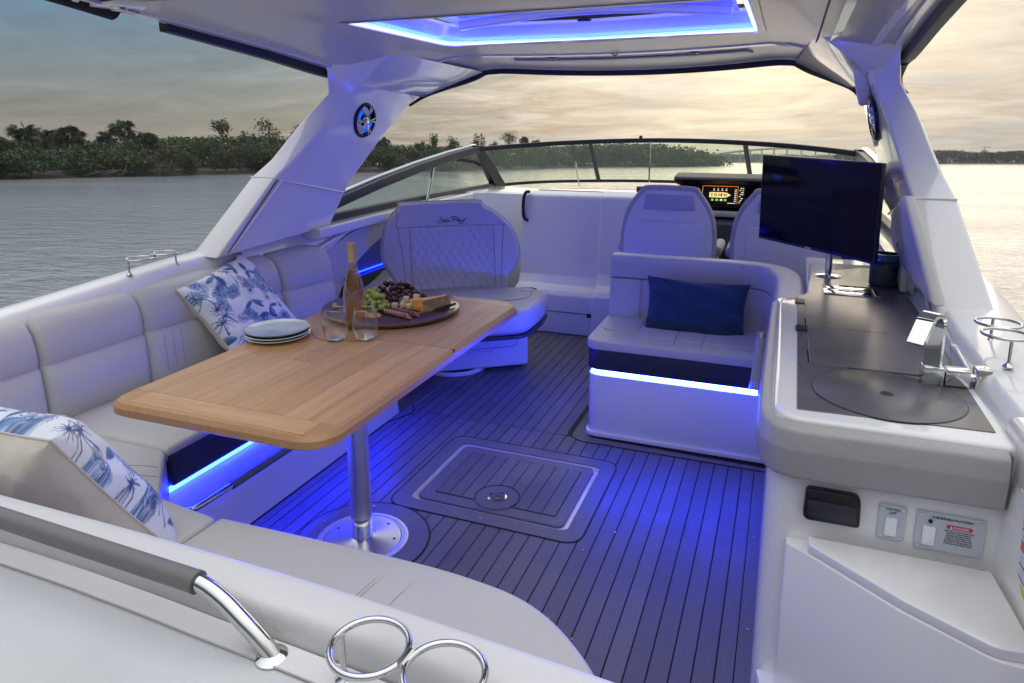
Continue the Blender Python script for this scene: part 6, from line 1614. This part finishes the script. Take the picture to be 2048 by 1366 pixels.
    # driftwood and roots on the mud
    for k, (u, w, lab) in enumerate(((180, 30, 'bleached driftwood log at the left waterline'), (215, 26, 'crossed driftwood branch on the open mud bank'), (245, 22, 'thin leaning dead branch above the mud bank'), (330, 30, 'grey fallen trunk below the mangroves'), (20, 36, 'dark driftwood by the left picture edge'))):
        d = sdist(u) - .2; c = shore_pt(u, d, .35); a = shore_pt(u - w / 2, d + .5, .25); e = shore_pt(u + w / 2, d - .3, .55 + (1.8 if k == 2 else .3))
        b = B().tube(smooth_path([a, c + Vector((0, 0, .15)), e], 4), [.14 - .01 * i for i in range(9)], 7); 
        for q in range(3): s0 = a.lerp(e, .3 + .2 * q); b.tube([s0, s0 + Vector((rs.uniform(-.6, .6), .1, rs.uniform(.5, 1.1)))], [.06, .015], 5)
        o = b.build('driftwood', 'driftwood'); WORLD_OBJS.add(o.name); tag(o, lab, 'driftwood', 'driftwood on the shore')
island()
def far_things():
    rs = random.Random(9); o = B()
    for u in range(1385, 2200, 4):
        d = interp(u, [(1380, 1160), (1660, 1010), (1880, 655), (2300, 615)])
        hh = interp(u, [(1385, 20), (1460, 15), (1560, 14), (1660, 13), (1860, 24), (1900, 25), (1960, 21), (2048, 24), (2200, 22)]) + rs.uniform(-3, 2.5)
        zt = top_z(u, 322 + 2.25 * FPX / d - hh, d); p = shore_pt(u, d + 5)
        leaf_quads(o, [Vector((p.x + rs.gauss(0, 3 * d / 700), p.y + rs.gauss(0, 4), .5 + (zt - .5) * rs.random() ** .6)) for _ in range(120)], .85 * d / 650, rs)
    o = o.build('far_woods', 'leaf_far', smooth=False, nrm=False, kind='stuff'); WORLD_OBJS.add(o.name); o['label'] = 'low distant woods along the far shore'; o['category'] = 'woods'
    # tower block with a crane above the far woods
    d = 900; c = shore_pt(1967, d); zt = top_z(1967, 303, d); rr = (shore_pt(1975, d) - c).normalized(); f = frame(Vector((c.x, c.y, 0)), rr, (0, 0, 1)); w = 6.5 / FPX * d
    t = thing('tower_block', 'distant concrete block rising over the starboard woods', 'building', c); WORLD_OBJS.add(t.name)
    B().box(-w, w, 0, zt, -6, 6, m=f).build('wall', 'far_facade', t, smooth=False)
    for fl in range(2):
        for k in range(4):
            x = -w + w * (.2 + .5 * k); B().box(x, x + w * .28, zt - 4.2 + fl * 2.1, zt - 3.0 + fl * 2.1, 5.9, 6.05, m=f).build('window', 'far_window', t, smooth=False)
    B().box(-w * .55, w * .55, zt, zt + 1.6, -3, 3, m=f).build('roof_room', 'far_facade', t, smooth=False)
    k = thing('tower_crane', 'tiny tower crane above the distant block', 'crane', c); WORLD_OBJS.add(k.name)
    zz = top_z(1967, 293, d); B().box(-.35, .35, zt, zz, -.35, .35, m=f).build('mast', 'far_facade', k, smooth=False); B().box(-3.5, 6, zz - 1.2, zz - .6, -.3, .3, m=f).build('jib', 'far_facade', k, smooth=False)
    # causeway bridge seen through the windshield
    t = thing('causeway_bridge', 'pale arched causeway bridge far beyond the windshield', 'bridge', shore_pt(1560, 900)); WORLD_OBJS.add(t.name)
    P = [shore_pt(u, 980 - (u - 1400) * .35, 0) + Vector((0, 0, top_z(u, v, 980 - (u - 1400) * .35))) for u, v in ((1400, 314), (1450, 306), (1500, 300), (1560, 297), (1630, 300), (1700, 306), (1780, 313))]
    P = smooth_path(P, 5); B().sweep(P, rrect(-4, 4, -1.3, .8, .2, 2)).build('deck', 'concrete', t)
    for q in P[::2]: B().box(q.x - .8, q.x + .8, q.y - .8, q.y + .8, -.5, q.z - 1.0).build('pier', 'concrete', t, smooth=False)
far_things()

def haze():
    # the evening air between the boat and the far shores
    o = B().box(-1500, 1700, -60, 1500, -1.2, 24).build('haze', 'water', smooth=False); WORLD_OBJS.add(o.name); o['kind'] = 'stuff'; o['label'] = 'thin evening haze over the lagoon'
    m = bpy.data.materials.new('haze'); m.use_nodes = True; nt = m.node_tree; nt.nodes.clear()
    v = nt.nodes.new('ShaderNodeVolumePrincipled'); v.inputs['Color'].default_value = (.86, .90, .95, 1); v.inputs['Density'].default_value = .0002; v.inputs['Anisotropy'].default_value = .2
    q = nt.nodes.new('ShaderNodeOutputMaterial'); nt.links.new(v.outputs[0], q.inputs['Volume']); o.data.materials.clear(); o.data.materials.append(m)
haze()

# ------------------------------------------------------------------ set the boat afloat
for o in list(sc.objects):
    if o.parent is None and o.type in ('MESH', 'EMPTY') and o.name not in WORLD_OBJS:
        o.matrix_basis = BOAT @ o.matrix_basis
bpy.context.view_layer.update()
